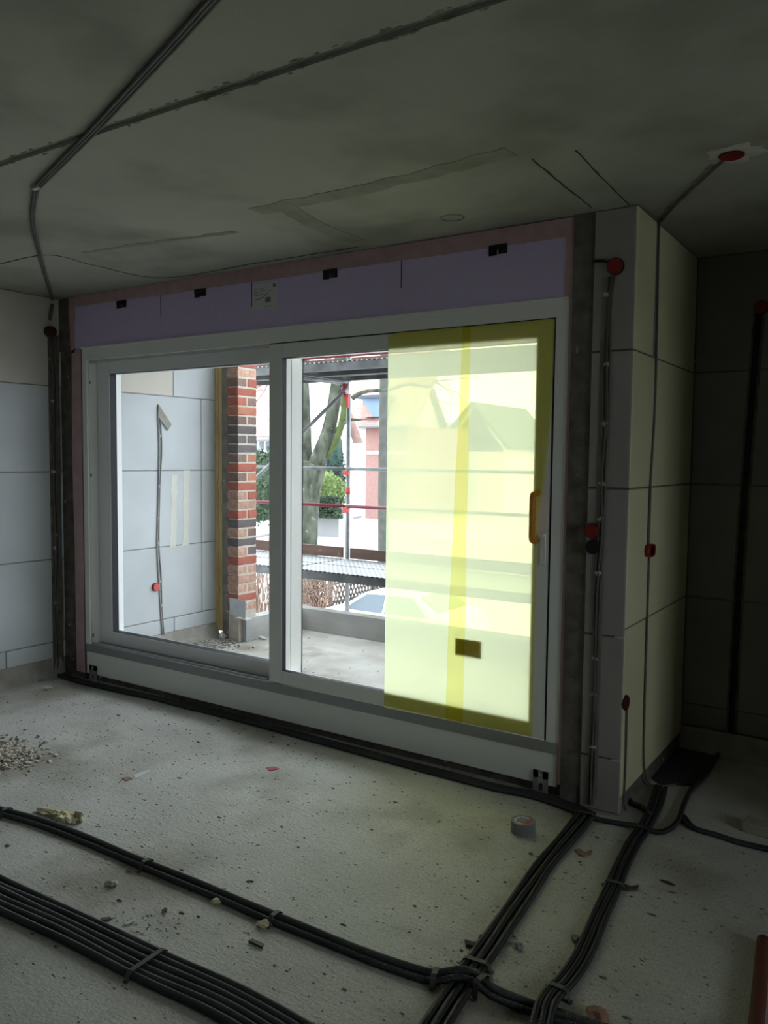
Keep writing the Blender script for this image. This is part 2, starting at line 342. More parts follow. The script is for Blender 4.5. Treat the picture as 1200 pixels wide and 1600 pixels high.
# pier right of the window, faced with blocks, its front just proud of the window
rp = [(.0, .256), (.256, .83), (.83, 1.51), (1.51, 2.13), (2.13, ZC)]
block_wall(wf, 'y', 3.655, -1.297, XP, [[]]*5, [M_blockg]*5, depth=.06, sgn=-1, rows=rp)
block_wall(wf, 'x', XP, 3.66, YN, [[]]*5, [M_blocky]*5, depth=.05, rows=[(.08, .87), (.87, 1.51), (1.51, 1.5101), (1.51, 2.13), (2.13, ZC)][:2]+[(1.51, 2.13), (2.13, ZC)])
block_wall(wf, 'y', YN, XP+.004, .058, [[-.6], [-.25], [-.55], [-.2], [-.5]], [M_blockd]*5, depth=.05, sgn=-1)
mf = MB()
for i in range(7): mf.prism([(XP, YN+.002, 0), (XP, YN-.05, 0), (XP, YN-.02, .13)], (.16, 0, 0)) if i == 0 else mf.prism([(XP+.16*i, YN+.002, 0), (XP+.16*i, YN-.05-random.uniform(0, .02), 0), (XP+.16*i, YN-.02, .13)], (.16, 0, 0))
mf.build('mortar_bed', M_mortar, wf)
wr = B(.06, .6, 3.68, 5.1, 0, ZC).box(.6, 3.64, 3.68, 3.92, 0, ZC).build('wall_nook_right', M_blockg); tag(wr, 'wall closing the right side of the dark nook', 'wall', kind=ST)
wb = MB().box(-5.3, 3.4, -3.24, -3.0, 0, ZC).build('wall_back', M_blockg)
tag(wb, 'plain block wall behind the camera', 'wall', kind=ST)
wr2 = MB().box(3.4, 3.64, -3.24, WY0, 0, ZC).box(3.4, 3.64, WY1, 3.68, 0, ZC).box(3.4, 3.64, WY0, WY1, 0, WZ0).box(3.4, 3.64, WY0, WY1, 2.3, ZC).build('wall_right', M_blockg)
tag(wr2, 'right wall with a window opening added outside the view to light the nook', 'wall', kind=ST)
# ================================================================== SLIDING WINDOW
win = empty('window_1', (-3.23, D, 0), 'wide white sliding terrace window with one fixed and one sliding pane', 'window', kind=ST)
fx0, fx1, fz0, fz1 = -5.035, -1.417, .215, 2.387
ix0, ix1, iz0, iz1 = -4.985, -1.485, .27, 2.305
fr = MB()
fr.box(fx0, ix0, D, D+.20, fz0, fz1).box(ix1, fx1, D, D+.20, fz0, fz1).box(ix0, ix1, D, D+.20, iz1, fz1).box(ix0, ix1, D, D+.20, fz0, iz0-.004)
fr.build('outer_frame', M_white, win)
MB().box(-5.035, -1.425, D+.006, D+.09, .05, .213).build('base_profile', M_white, win)
MB().box(-5.04, -1.41, D+.04, D+.2, 0, .2149).build('sill_packing', M_dark, win)
MB().box(ix0, -3.3, D+.022, D+.028, iz0-.005, iz0+.010).build('guide_rail', M_alu, win)
MB().box(ix0, -3.275, D+.002, D+.084, iz0-.005, iz0-.0005).build('track_bed', M_grey, win)
MB().box(fx0+.001, fx1-.001, D-.002, D+.004, .213, iz0-.002).build('threshold_strip', M_grey, win)
MB().box(ix0, ix1, D+.026, D+.036, iz1-.02, iz1+.001).build('guide_rail', M_alu, win)
for z in (.33, 1.49, 2.15): MB().box(ix0-.001, ix0+.005, D+.02, D+.032, z-.012, z+.012).build('fixing_clip', M_grey, win)
MB().box(ix0-.001, ix0+.003, D+.012, D+.018, iz0, iz1).build('seal_strip', M_alu, win)
def sash(x0, x1, z0, z1, gx0, gx1, gz0, gz1, y, dep, name, m, gd=.037):
    s = MB().box(x0, gx0, y, y+dep, z0, z1, ch=.003).box(gx1, x1, y, y+dep, z0, z1, ch=.003).box(gx0-.002, gx1+.002, y+.0004, y+gd+.012, z0, gz0, ch=.003).box(gx0-.002, gx1+.002, y+gd+.010, y+dep, z0, gz0-.05).box(gx0-.002, gx1+.002, y+.0004, y+dep, gz1, z1, ch=.003)
    s = s.build(name, m, win)
    t = .002
    MB().box(gx0, gx0+t, y+.005, y+gd, gz0, gz1).box(gx1-t, gx1, y+.005, y+gd, gz0, gz1).box(gx0, gx1, y+.005, y+gd, gz0, gz0+t).box(gx0, gx1, y+.005, y+gd, gz1-t, gz1).build('gasket', M_rubber, s)
    MB().box(gx0-.003, gx1+.003, y+gd, y+gd+.006, gz0-.003, gz1+.003).build('pane', M_glass, s)
    return s
s1 = sash(-3.272, -1.489, .275, 2.299, -3.17, -1.577, .352, 2.216, D+.001, .0835, 'sliding_sash', M_white)
s2 = sash(-4.983, -3.17, .272, 2.303, -4.845, -3.31, .362, 2.212, D+.085, .105, 'fixed_sash', M_whitein, .058)
MB().box(-3.1702, -3.168, D+.086, D+.185, .362, 2.212).build('stile_cover', M_white, s2)
MB().box(-3.17, -3.166, D+.186, D+.192, .30, 2.28).build('stile_seal', M_rubber, s2)
MB().box(-1.4905, -1.4820, D-.0008, D+.05, .272, 2.305).box(-3.272, -1.487, D+.003, D+.05, 2.2995, 2.3045).build('sash_seal', M_rubber, win)
# brackets under the base profile
for x, z1 in ((-4.955, .115), (-1.505, .115)):
    bk = empty('mounting_bracket', (x, D, 0), 'slotted steel foot bracket under the %s end of the white window base' % ('left' if x < -3 else 'right'), 'bracket', 'window foot brackets')
    MB().box(x-.038, x-.012, D-.004, D+.004, .0, z1).box(x+.012, x+.038, D-.004, D+.004, .0, z1).box(x-.038, x+.038, D-.004, D+.004, z1-.035, z1).build('slotted_plate', M_grey, bk)
    MB().box(x-.038, x+.038, D-.07, D-.004, .0, .004).build('foot_plate', M_galv, bk)
    MB().cyl((x, D-.003, z1-.018), (0, -1, 0), .007, .006, 6).build('bolt', M_alu, bk)
# handle
hd = empty('window_handle', (-1.55, D, 1.36), 'orange wrapped pull handle on the sliding window frame', 'handle')
MB().tube(smooth([(-1.556, D-.006, 1.245), (-1.556, D-.05, 1.252), (-1.556, D-.055, 1.30), (-1.556, D-.055, 1.43), (-1.556, D-.05, 1.468), (-1.556, D-.006, 1.475)], .02), .0155, 10).build('wrapped_grip', M_orange, hd)
for z in (1.245, 1.475): MB().cyl((-1.556, D, z), (0, -1, 0), .014, .012, 12).build('mounting_foot', M_orange, hd)
MB().box(-1.535, -1.505, D-.006, D, 1.13, 1.29, ch=.003).build('back_plate', M_white, hd)
MB().cyl((-1.52, D-.004, 1.275), (0, -1, 0), .011, .022, 12).build('lever_hub', M_white, hd)
# ---- protective film
fm = empty('protective_film', (-1.98, D-.003, .27), 'translucent yellow protective film taped over the sliding pane', 'film')
yf = D-.0035
P = lambda x, z, y=yf: Vector((x, y, z))
MB().prism([P(-2.426, .266), P(-1.553, .277), P(-1.553, .8), P(-1.553, 1.18), P(-1.545, 1.40), P(-1.520, 1.52), P(-1.498, 1.79), P(-1.488, 2.05), P(-1.486, 2.300), P(-1.95, 2.300), P(-2.36, 2.300), P(-2.424, 2.288)], (0, .0004, 0)).build('film_sheet', M_film, fm, smooth=False)
MB().prism([P(-2.040, .272, yf-.001), P(-1.938, .272, yf-.001), P(-1.932, .9, yf-.001), P(-1.936, 1.25, yf-.001), P(-1.928, 1.62, yf-.001), P(-1.934, 1.9, yf-.001), P(-1.930, 2.299, yf-.001), P(-1.978, 2.299, yf-.001), P(-1.985, 1.9, yf-.001), P(-2.005, 1.55, yf-.001), P(-2.012, 1.25, yf-.001), P(-2.028, .9, yf-.001)], (0, .0004, 0)).build('film_overlap_strip', M_film2, fm, smooth=False)
# ---- lilac header and pink sealing tape
hx = [-5.105, -4.202, -3.405, -2.345, -1.44]
hdr = empty('insulation_header', (-3.25, D, 2.39), 'lilac foam insulation boards above the terrace window', 'insulation')
for i in range(4): MB().box(hx[i]+(.0008 if i else 0), hx[i+1]-.0008, D-.004, D+.02, 2.39, 2.69).build('foam_board', M_lilac, hdr)
for x in hx[1:4]: MB().box(x-.003, x+.003, D-.0048, D-.0035, 2.53, 2.69).build('board_slit', M_black, hdr)
MB().box(-5.035, -1.42, D-.012, D-.002, 2.385, 2.394).build('edge_strip', M_white, hdr)
for i, x in enumerate((-4.589, -3.837, -2.814, -1.787)):
    c = empty('plastic_clip', (x, D-.004, 2.66), 'black plastic clip on the lilac header, %s from the left' % ('first', 'second', 'third', 'fourth')[i], 'clip', 'black clips along the lilac header')
    MB().box(x-.048, x+.048, D-.012, D-.004, 2.655, 2.68).box(x-.048, x-.006, D-.010, D-.004, 2.630, 2.665).box(x+.004, x+.048, D-.010, D-.004, 2.634, 2.665).build('clip_body', M_black, c)
    for dx in (-.027, .026): MB().cyl((x+dx, D-.010, 2.646), (0, -1, 0), .010, .008, 10).build('clip_hook', M_black, c)
lb = empty('paper_label', (-3.3, D-.005, 2.58), 'white printed instruction sheet stuck on the lilac header', 'label')
MB().box(-3.40, -3.205, D-.0055, D-.0042, 2.505, 2.66).build('sheet', M_paper, lb)
pr = MB()
for k in range(4): pr.box(-3.385, -3.385+.07+.02*(k % 2), D-.0065, D-.0056, 2.628-.012*k, 2.631-.012*k)
pr.box(-3.295, -3.255, D-.0065, D-.0056, 2.545, 2.575).prism([(-3.38, D-.0062, 2.568), (-3.31, D-.0062, 2.58), (-3.25, D-.0062, 2.62), (-3.25, D-.0062, 2.616), (-3.31, D-.0062, 2.575), (-3.38, D-.0062, 2.563)], (0, .0004, 0)).box(-3.235, -3.215, D-.0065, D-.0056, 2.63, 2.65).box(-3.30, -3.24, D-.0065, D-.0056, 2.52, 2.523)
pr.build('printed_marks', M_print, lb)
tp = empty('sealing_tape', (-3.25, D, 0), 'pink fleece sealing tape round the window header and sides', 'tape')
def tape(pts, name='tape_strip', y=D-.007):
    MB().prism([Vector((x, y, z)) for x, z in pts], (0, .002, 0)).build(name, M_pink, tp, smooth=False)
tape([(-5.16, 2.685), (-4.6, 2.682), (-3.3, 2.675), (-1.36, 2.668), (-1.32, 2.668), (-1.325, ZC-.005), (-3.3, ZC-.002), (-5.17, ZC-.003)])
tape([(-5.15, 2.36), (-5.105, 2.36), (-5.095, 2.69), (-5.165, 2.69)])
tape([(-5.135, .05), (-5.038, .05), (-5.037, 2.385), (-5.14, 2.385), (-5.15, 1.6), (-5.138, .9)])
tape([(-1.44, 2.39), (-1.375, 2.385), (-1.36, 2.45), (-1.36, 2.67), (-1.44, 2.67)])
tape([(-1.416, .07), (-1.398, .07), (-1.400, .9), (-1.388, 1.8), (-1.382, 2.25), (-1.386, 2.39), (-1.416, 2.385)])
MB().prism([(-1.365, D-.005, 2.49), (-1.34, D-.005, 2.49), (-1.30, D-.005, ZC), (-1.36, D-.005, ZC)], (0, .01, 0))
# ================================================================== ELECTRICS
def disc_box(x, y, z, n, r, label, m=M_red, group='red installation boxes', d=.025, rim=M_dred):
    c = Vector((x, y, z)); n = Vector(n)
    o = empty('junction_box', c, label, 'junction box', group)
    MB().cyl(c-n*.01, n, r, .01+d*.6, 20).build('box_rim', rim, o)
    MB().cyl(c+n*d*.5, n, r*.94, d*.5, 20, r*.85).build('cover', m, o); return o
disc_box(-1.195, 3.655, 2.50, (0, -1, 0), .038, 'red round box high on the grey pier beside the lilac header')
disc_box(-1.268, 3.655, 1.312, (0, -1, 0), .036, 'red round box at switch height on the grey pier')
disc_box(-1.263, 3.655, 1.238, (0, -1, 0), .034, 'open black round box below the red one on the grey pier', M_black)
disc_box(XP, 3.69, .525, (1, 0, 0), .036, 'dark red box on the lower corner of the grey pier', M_dred, d=.012)
disc_box(-.77, YN, 2.455, (0, -1, 0), .036, 'dim red box high on the dark back wall of the nook')
disc_box(XL, 3.60, 2.515, (1, 0, 0), .040, 'dark red box high in the corner left of the window', M_dred, d=.05)
t3 = empty('junction_box', (XP, 3.97, 1.205), 'red triple ribbed box on the pale side wall of the nook', 'junction box', 'red installation boxes')
for k in range(3): MB().cyl((XP-.005, 3.945+.028*k, 1.205), (1, 0, 0), .032 if k == 1 else .030, .03, 14).build('box_cup', M_red, t3)
disc_box(XL, onX(242, 917, XL).y, onX(242, 917, XL).z, (1, 0, 0), .035, 'pinkish red box low on the terrace side wall', M_redp)
pb = onZ(1143, 241, ZC)
cbx = disc_box(pb.x, pb.y, ZC, (0, 0, -1), .045, 'red round ceiling box set in white plaster', d=.012)
pl = MB(); pts = []
for k in range(26):
    a = k*2*math.pi/26; r = .085+.03*mnoise.noise(Vector((math.cos(a)*2, math.sin(a)*2, 3)))*2
    pts.append((pb.x+math.cos(a)*r*1.1+.01, pb.y+math.sin(a)*r, ZC+.001))
pl.prism(pts, (0, 0, -.004)); pl.build('plaster_patch', M_plaster, ce, smooth=False)
def wire(name, paths, r, m, label, dabs=(), cat='cable', group=None, flat=None):
    base = Vector(paths[0][0]); o = empty(name, base, label, cat, group)
    for P_ in paths: MB().tube(smooth(P_, .05), r, 6).build('strand', m, o)
    for i, (p, s) in enumerate(dabs): MB().blob(p, s, .5, 1, i).build('plaster_dab', M_dab, o)
    return o
def wall_wire(px, plane, v, off, jit=.0):
    fn = {'Y': onY, 'X': onX, 'Z': onZ}[plane]; out = []
    for q in px:
        p = fn(q[0], q[1], v); out.append(p+Vector(off)); 
    return out
# pier cables
pp = [(960, 432), (954, 480), (953, 560), (950, 650), (946, 740), (943, 830), (938, 920), (934, 1020), (931, 1120), (929, 1200), (925, 1258)]
pa = wall_wire(pp, 'Y', 3.648, (0, 0, 0)); pbb = [p+Vector((-.022+.008*math.sin(i*1.9), 0, 0)) for i, p in enumerate(pa)]
pc = [p+Vector((-.010+.005*math.sin(i*2.7), -.004, 0)) for i, p in enumerate(pa)]
MB().box(-1.258, -1.212, 3.6535, 3.656, .05, 2.46).build('wall_chase', mat('chase_grey', (.22, .21, .195), .9, (.30, .285, .265), 9, 5), wf)
dz = [2.38, 2.07, 1.80, 1.53, 1.37, 1.12, .72, .55, .30]
dabs = []
for z in dz:
    i = min(range(len(pa)), key=lambda k: abs(pa[k].z-z)); dabs.append((Vector((pa[i].x-.012, 3.645, z)), (.020, .007, .012)))
wire('wall_cable', [pa, pbb, pc], .0055, M_cable, 'grey cables running down the grey pier right of the window', dabs)
wire('wall_cable', [[(-1.30, 3.648, 2.535), (-1.25, 3.648, 2.53), (-1.21, 3.648, 2.515)]], .007, M_black, 'short black cable stub entering the high red box on the pier')
# left corner cables
la = [Vector((XL+.012, y, z)) for y, z in ((3.60, 2.48), (3.615, 2.2), (3.62, 1.8), (3.61, 1.4), (3.615, .9), (3.60, .5), (3.61, .2), (3.58, .03))]
lb_ = [p+Vector((.004, .022+.006*math.sin(i*2.1), 0)) for i, p in enumerate(la)]
wire('wall_cable', [la, lb_], .007, M_cable, 'grey cables running down the left corner beside the window', [(Vector((XL+.016, 3.61, z)), (.006, .018, .014)) for z in (2.02, 1.51, .95, .55)])
MB().box(XL-.001, XL+.0028, 3.59, 3.68, .10, 2.5).build('wall_chase', M_dark, wl)
MB().box(-5.30, -5.16, D+.004, D+.02, 2.38, ZC-.01).build('dark_board', M_dark, wf)
# nook side wall cable up to the ceiling box
MB().box(XP-.001, XP+.0012, 3.955, 4.01, 1.2, ZC).build('wall_chase', M_mortar, wf)
wire('wall_cable', [[Vector((pb.x-.03, pb.y+.02, ZC-.008)), Vector((-.95, 3.70, ZC-.008)), Vector((XP+.03, 3.93, ZC-.01)), Vector((XP+.008, 3.965, ZC-.03)), Vector((XP+.007, 3.985, 2.3)), Vector((XP+.007, 3.995, 1.9)), Vector((XP+.007, 3.96, 1.5)), Vector((XP+.007, 3.955, 1.22))]], .006, M_cable, 'thin dark cable from the ceiling box down the pale nook wall')
strip([Vector((pb.x-.04, pb.y+.02, 0)), Vector((-.95, 3.70, 0)), Vector((XP+.01, 3.96, 0))], .032, M_ceilgap, 'ceiling_chase', t=.0015)
wire('wall_cable', [[Vector((XP+.007, 3.98, 1.17)), Vector((XP+.006, 3.985, .8)), Vector((XP+.006, 3.99, .4)), Vector((XP+.008, 4.01, .12)), Vector((XP+.03, 4.06, .02)), Vector((XP+.10, 4.12, .012)), Vector((-.98, 4.16, .012))]], .0055, M_cable, 'thin cable hanging from the red triple box to the nook floor')
wire('wall_cable', [[Vector((XP+.006, 3.70, .50)), Vector((XP+.006, 3.705, .25)), Vector((XP+.006, 3.70, .06)), Vector((XP+.02, 3.69, .02))]], .005, M_cable, 'thin dark cable below the low corner box of the pier')
bb = [(-.79, 2.43), (-.80, 2.2), (-.815, 1.8), (-.83, 1.3), (-.84, .8), (-.845, .3), (-.85, .02)]
wire('wall_cable', [[Vector((x, YN-.007, z)) for x, z in bb], [Vector((x+.018, YN-.007, z)) for x, z in bb]], .007, M_black, 'dark cables running down the back wall of the nook')
for i in range(len(bb)-1): MB().prism([(bb[i][0]-.02, YN-.0015, bb[i][1]), (bb[i][0]+.04, YN-.0015, bb[i][1]), (bb[i+1][0]+.04, YN-.0015, bb[i+1][1]), (bb[i+1][0]-.02, YN-.0015, bb[i+1][1])], (0, .003, 0)).build('wall_chase', M_dark, wf)
# ceiling cables
cp_ = [Zc(345, -30), Zc(320, 0), Zc(240, 90), Zc(130, 210), Zc(55, 287)]
ps = []
for k in range(3):
    ps.append([Vector((p.x-.011*k, p.y+.016*k, ZC-.008)) for p in cp_])
wire('ceiling_cable', ps, .0065, M_cable, 'three flat grey cables crossing the ceiling joint')
q = [Zc(55, 289), Zc(50, 340), Zc(62, 400), Zc(80, 465)]
wire('ceiling_cable', [[Vector((p.x, p.y, ZC-.007-.003*k)) + Vector((0, .012*k, 0)) for p in q]+[Vector((XL+.012, 3.62+.01*k, ZC-.05)), Vector((XL+.012, 3.60+.01*k, 2.60))] for k in range(2)], .008, M_cable, 'curved dark cable pair from the ceiling kink into the left corner')
kb = Zc(55, 288); MB().box(kb.x-.02, kb.x+.02, kb.y-.008, kb.y+.012, ZC-.02, ZC).build('cable_staple', M_plaster, ce)
# outside wall cable
oc = wall_wire([(247, 642), (249, 700), (248, 760), (246, 850), (248, 900), (251, 950), (255, 1001)], 'X', XL+.008, (0, 0, 0))
oc2 = [p+Vector((0, .02+.008*math.sin(i*2), 0)) for i, p in enumerate(oc)]
wire('outdoor_cable', [oc, oc2], .006, M_cablel, 'grey cables up the terrace side wall', [(oc[k]+Vector((.002, .01, dz_)), (.006, .016, .014)) for k, dz_ in ((1, .1), (2, 0), (3, 0), (4, -.05), (5, .02))])
tp_ = onX(252, 655, XL)
MB().prism([(XL+.002, tp_.y-.04, tp_.z+.12), (XL+.002, tp_.y+.10, tp_.z-.04), (XL+.002, tp_.y+.06, tp_.z-.09), (XL+.002, tp_.y-.04, tp_.z+.02)], (.012, 0, 0)).build('mortar_wedge', M_mortar, wl, smooth=False)
for (x0, y0, y1, ww) in ((272, 742, 855, .07), (291, 735, 852, .075)):
    a = onX(x0, y0, XL); c = onX(x0-1, y1, XL); m = 9; L_ = []; R_ = []
    for i in range(m+1):
        z = a.z+(c.z-a.z)*i/m; yy = a.y+(c.y-a.y)*i/m; L_.append((XL, yy-ww*random.uniform(.35, .6), z)); R_.append((XL, yy+ww*random.uniform(.35, .6), z))
    MB().prism(L_+R_[::-1], (.0015, 0, 0)).build('foam_smear', M_smear, wl, smooth=False)
# ================================================================== FLOOR CONDUITS
def conduits(px, n, r, gap, group, word, zs=None, rr=None, extra=None):
    base = smooth([onZ(q[0], q[1], r)+Vector((0, 0, q[2] if len(q) > 2 else 0)) for q in px], .04)
    N_ = len(base); order = ('first', 'second', 'third', 'fourth', 'fifth', 'sixth', 'seventh')
    for k in range(n):
        out = []; o_ = (k-(n-1)/2)*gap; rk = rr[k] if rr else r
        for i, p in enumerate(base):
            d = (base[min(i+1, N_-1)]-base[max(0, i-1)]); d.z = 0; d.normalize(); s = Vector((d.y, -d.x, 0))
            wob = .0035*mnoise.noise(Vector((i*.11, k*7.3, len(px))))*2
            out.append(p+s*(o_+wob)+Vector((0, 0, (rk-r)+abs(.003*mnoise.noise(Vector((i*.07, k*3.3, 5)))))))
        mb = MB().tube(out, rk, 8, uv=True); o = mb.build('floor_conduit', M_conduit, None, loc=out[0])
        tag(o, word % order[k] if '%s' in word else word, 'conduit', group)
    return base
A = conduits([(-620, 1128), (-300, 1195), (-60, 1252), (0, 1268), (60, 1285), (140, 1315), (240, 1357), (340, 1398), (430, 1436), (560, 1488), (640, 1517), (680, 1529, .004), (712, 1534, .026), (740, 1541, .030), (768, 1556, .012), (830, 1576), (900, 1598), (980, 1625)], 2, .0145, .027,
             'thick conduit pair crossing the floor', 'black conduit of the long pair crossing the floor, %s counted from the camera', rr=[.0155, .011])
Bb = conduits([(-900, 1180), (-400, 1285), (-140, 1345), (-60, 1368), (0, 1397), (110, 1447), (230, 1507), (340, 1556), (420, 1600), (500, 1650)], 6, .0125, .026,
             'wide run of conduits in the near corner', 'black conduit in the wide six-pipe run, %s from the near side')
Cc = conduits([(918, 1270), (900, 1292), (855, 1347), (800, 1424), (762, 1482), (735, 1520), (700, 1572), (670, 1620), (600, 1730)], 3, .0125, .029,
             'conduits from pier towards the camera', 'black conduit running from the pier towards the camera, %s from the right')
Dd = conduits([(1033, 1230), (1023, 1260), (1007, 1293), (990, 1317), (970, 1357), (960, 1383), (940, 1427), (913, 1490), (887, 1530), (863, 1565, .022), (851, 1590, .026), (840, 1635, .0)], 3, .0105, .022,
             'slimmer conduits from nook towards the camera', 'slim black conduit from the nook towards the camera, %s from the right')
Ee = conduits([(92, 1052), (104, 1058), (127, 1065), (193, 1080), (260, 1095), (400, 1130), (575, 1178), (758, 1226), (837, 1243), (900, 1264), (922, 1274)], 3, .011, .024,
             'conduits along the foot of the window', 'black conduit along the foot of the window, %s from the room side')
Ff = conduits([(915, 1276), (967, 1287), (1000, 1296, .012), (1027, 1301), (1047, 1295), (1060, 1280), (1067, 1260), (1080, 1233), (1093, 1220), (1112, 1194), (1142, 1150)], 1, .012, .02,
             None, 'single black conduit looping from pier foot to the nook back wall')
conduits([(978, 1244), (987, 1254), (1003, 1262), (1017, 1275)], 1, .013, .02, None, 'short thick black conduit leaving the pier corner')
conduits([(1066, 1275), (1083, 1294), (1117, 1304), (1150, 1315), (1200, 1327), (1290, 1348)], 2, .009, .019, 'thin pair leaving the nook to the right', 'thin black cable leaving the nook to the right, %s of two')
def strap_at(base, x, y, w, label, m=M_galv, h=.034, wd=.018, name='pipe_strap'):
    p = onZ(x, y); i = min(range(len(base)), key=lambda k: (base[k].xy-p.xy).length)
    d = (base[min(i+1, len(base)-1)]-base[max(0, i-1)]); d.z = 0; d.normalize(); s = Vector((d.y, -d.x, 0)); c = base[i].copy(); zz = c.z-.0125; c.z = 0
    pts = [c-s*(w/2+.014)+Vector((0, 0, .002)), c-s*(w/2+.006)+Vector((0, 0, .003)), c-s*w/2+Vector((0, 0, h*.75+zz)), c-s*(w/2-.012)+Vector((0, 0, h+zz)), c+s*(w/2-.012)+Vector((0, 0, h+zz)), c+s*w/2+Vector((0, 0, h*.75+zz)), c+s*(w/2+.006)+Vector((0, 0, .003)), c+s*(w/2+.014)+Vector((0, 0, .002))]
    mb = MB()
    for a, b_ in zip(pts, pts[1:]):
        mb.prism([a-d*wd/2, a+d*wd/2, b_+d*wd/2, b_-d*wd/2], (0, 0, .002))
    o = mb.build(name, m, None, loc=c, smooth=False); tag(o, label, 'strap', 'straps holding down the conduits'); return o
M_strap = mat('dusty_strap', (.09, .09, .085), .6)
strap_at(Bb, 230, 1507, .158, 'flat metal strap across the wide six-pipe conduit run', M_strap, h=.029)
strap_at(A, 14, 1272, .058, 'strap over the conduit pair at the left edge of the floor', M_strap)
strap_at(A, 237, 1356, .058, 'strap over the conduit pair near the small mortar chip', M_strap)
strap_at(A, 430, 1436, .058, 'strap over the conduit pair beside the foam crumb', M_strap)
strap_at(A, 681, 1529, .058, 'strap over the conduit pair just before the crossing', M_strap)
strap_at(A, 752, 1547, .058, 'strap over the conduit pair just after the crossing', M_strap)
strap_at(Cc, 738, 1512, .09, 'dusty strap over the three pier conduits at the crossing', M_strap, h=.029)
strap_at(Cc, 913, 1277, .09, 'strap over the three conduits at the pier foot', M_strap, h=.029)
strap_at(Dd, 960, 1383, .068, 'strap over the slim conduits halfway to the nook', M_strap, h=.026)
strap_at(Dd, 866, 1562, .068, 'strap over the slim conduits near the bottom crossing', M_strap, h=.026)
# ================================================================== THINGS ON THE FLOOR
t = onZ(817, 1299); rt = .054
tr = empty('tape_roll', t, 'roll of grey duct tape lying on the floor near the window', 'tape roll')
bm = bmesh.new(); pr_ = [(rt, 0), (rt, .05), (.041, .05), (.041, 0)]; mb = MB(); n = 40
for k in range(n):
    a = 2*math.pi*k/n
    for r, z in pr_: mb.v.append((t.x+r*math.cos(a), t.y+r*math.sin(a), z))
for k in range(n):
    for j in range(4): mb.f.append((k*4+j, ((k+1) % n)*4+j, ((k+1) % n)*4+(j+1) % 4, k*4+(j+1) % 4))
mb.build('tape_winding', M_tape, tr, smooth=False)
MB().cyl((t.x, t.y, .001), (0, 0, 1), .040, .0485, 32).build('label_disc', M_paper, tr)
sp = MB()
for k in range(5): sp.box(t.x-.030+.004*abs(k-2), t.x+.018, t.y-.026+.011*k, t.y-.021+.011*k, .0496, .0502)
sp.build('label_stripes', M_black, tr)
rd = [(t.x+.004+.036*math.cos(a), t.y+.036*math.sin(a), .0500) for a in [math.radians(-80+16*i) for i in range(11)]]
MB().prism(rd+[(t.x+.018, t.y+.03, .05), (t.x+.014, t.y, .05), (t.x+.018, t.y-.03, .05)], (0, 0, .0006)).build('red_label_edge', mat('label_red', (.5, .1, .07), .6), tr, smooth=False)
def lump(name, x, y, size, m, label, cat, rot=0, rough=.35, group=None, sub=2, seed=1):
    p = onZ(x, y); mb = MB().blob((0, 0, size[2]*.85), size, rough, sub, seed); o = mb.build(name, m, None); o.location = (p.x, p.y, 0); o.rotation_euler = (0, 0, rot)
    for q in o.data.polygons: q.use_smooth = False
    tag(o, label, cat, group); return o
# torn yellow foam
f0 = onZ(95, 1279); fo = empty('foam_scrap', (f0.x, f0.y, 0), 'torn pale yellow foam scrap behind the conduit pair', 'foam scrap')
for i, (dx, dy, sx, sy, sz) in enumerate(((-.09, 0, .07, .028, .012), (0, .01, .055, .025, .016), (.055, .0, .05, .022, .016), (.085, .03, .035, .012, .022), (.03, -.02, .045, .018, .014))):
    MB().blob((f0.x+dx, f0.y+dy, sz*.8), (sx, sy, sz), .5, 2, i+3).build('foam_piece', M_foam, fo)
lump('foam_crumb', 413, 1448, (.024, .018, .012), M_foam, 'yellowish foam crumb touching the conduit pair', 'foam scrap', .4, seed=4)
lump('foam_crumb', 338, 1412, (.020, .014, .010), M_foam, 'small brownish foam crumb just in front of the conduit pair', 'foam scrap', .9, seed=6)
lump('mortar_chip', 174, 1383, (.020, .012, .011), M_plaster, 'pointed pale mortar chip between the two conduit runs', 'debris', .5, .6, seed=8)
lump('mortar_chip', 203, 1362, (.013, .009, .006), M_mortar, 'small grey mortar crumb beside the strap of the conduit pair', 'debris', .2, .5, seed=9)
lump('mortar_chip', 258, 1425, (.010, .009, .007), M_clay, 'tiny orange brown crumb between the conduit runs', 'debris', .2, .5, seed=10)
lump('mortar_chip', 75, 1078, (.028, .018, .014), M_plaster, 'white plaster chip near the left corner', 'debris', .3, .6, seed=11)
lump('mortar_chip', 62, 1064, (.035, .022, .013), M_mortar, 'flat grey mortar chunk at the foot of the left wall', 'debris', 1.0, .4, seed=12)
lump('clay_lump', 933, 1592, (.035, .028, .016), M_clay, 'brown clay lump at the bottom edge of the floor', 'debris', .3, .3, seed=14)
lump('mortar_chip', 902, 1283, (.014, .009, .008), M_plaster, 'white plaster crumb at the foot of the pier', 'debris', .3, .5, seed=15)
lump('mortar_chip', 932, 1282, (.016, .010, .008), M_plaster, 'white plaster crumb in front of the looping conduit', 'debris', 1.3, .5, seed=16)
lump('mortar_chip', 1082, 1162, (.035, .010, .006), M_plaster, 'small white sliver on the dark nook sheet', 'debris', .6, .2, seed=17)
for i, (x, y) in enumerate(((797, 1462), (812, 1482), (900, 1470))): lump('mortar_chip', x, y, (.02, .014, .010), M_mortar, ('brown mortar lump beside the pier conduits', 'grey mortar lump nearer the crossing', 'dark mortar crumb by the slim conduits')[i], 'debris', i, .4, seed=20+i)
def flat(name, pts, h, m, label, cat, px=True):
    P_ = [onZ(*q) for q in pts]; c = sum(P_, Vector())/len(P_); mb = MB().prism([Vector((p.x, p.y, .001)) for p in P_], (0, 0, h)); o = mb.build(name, m, None, loc=(c.x, c.y, 0), smooth=False); tag(o, label, cat); return o
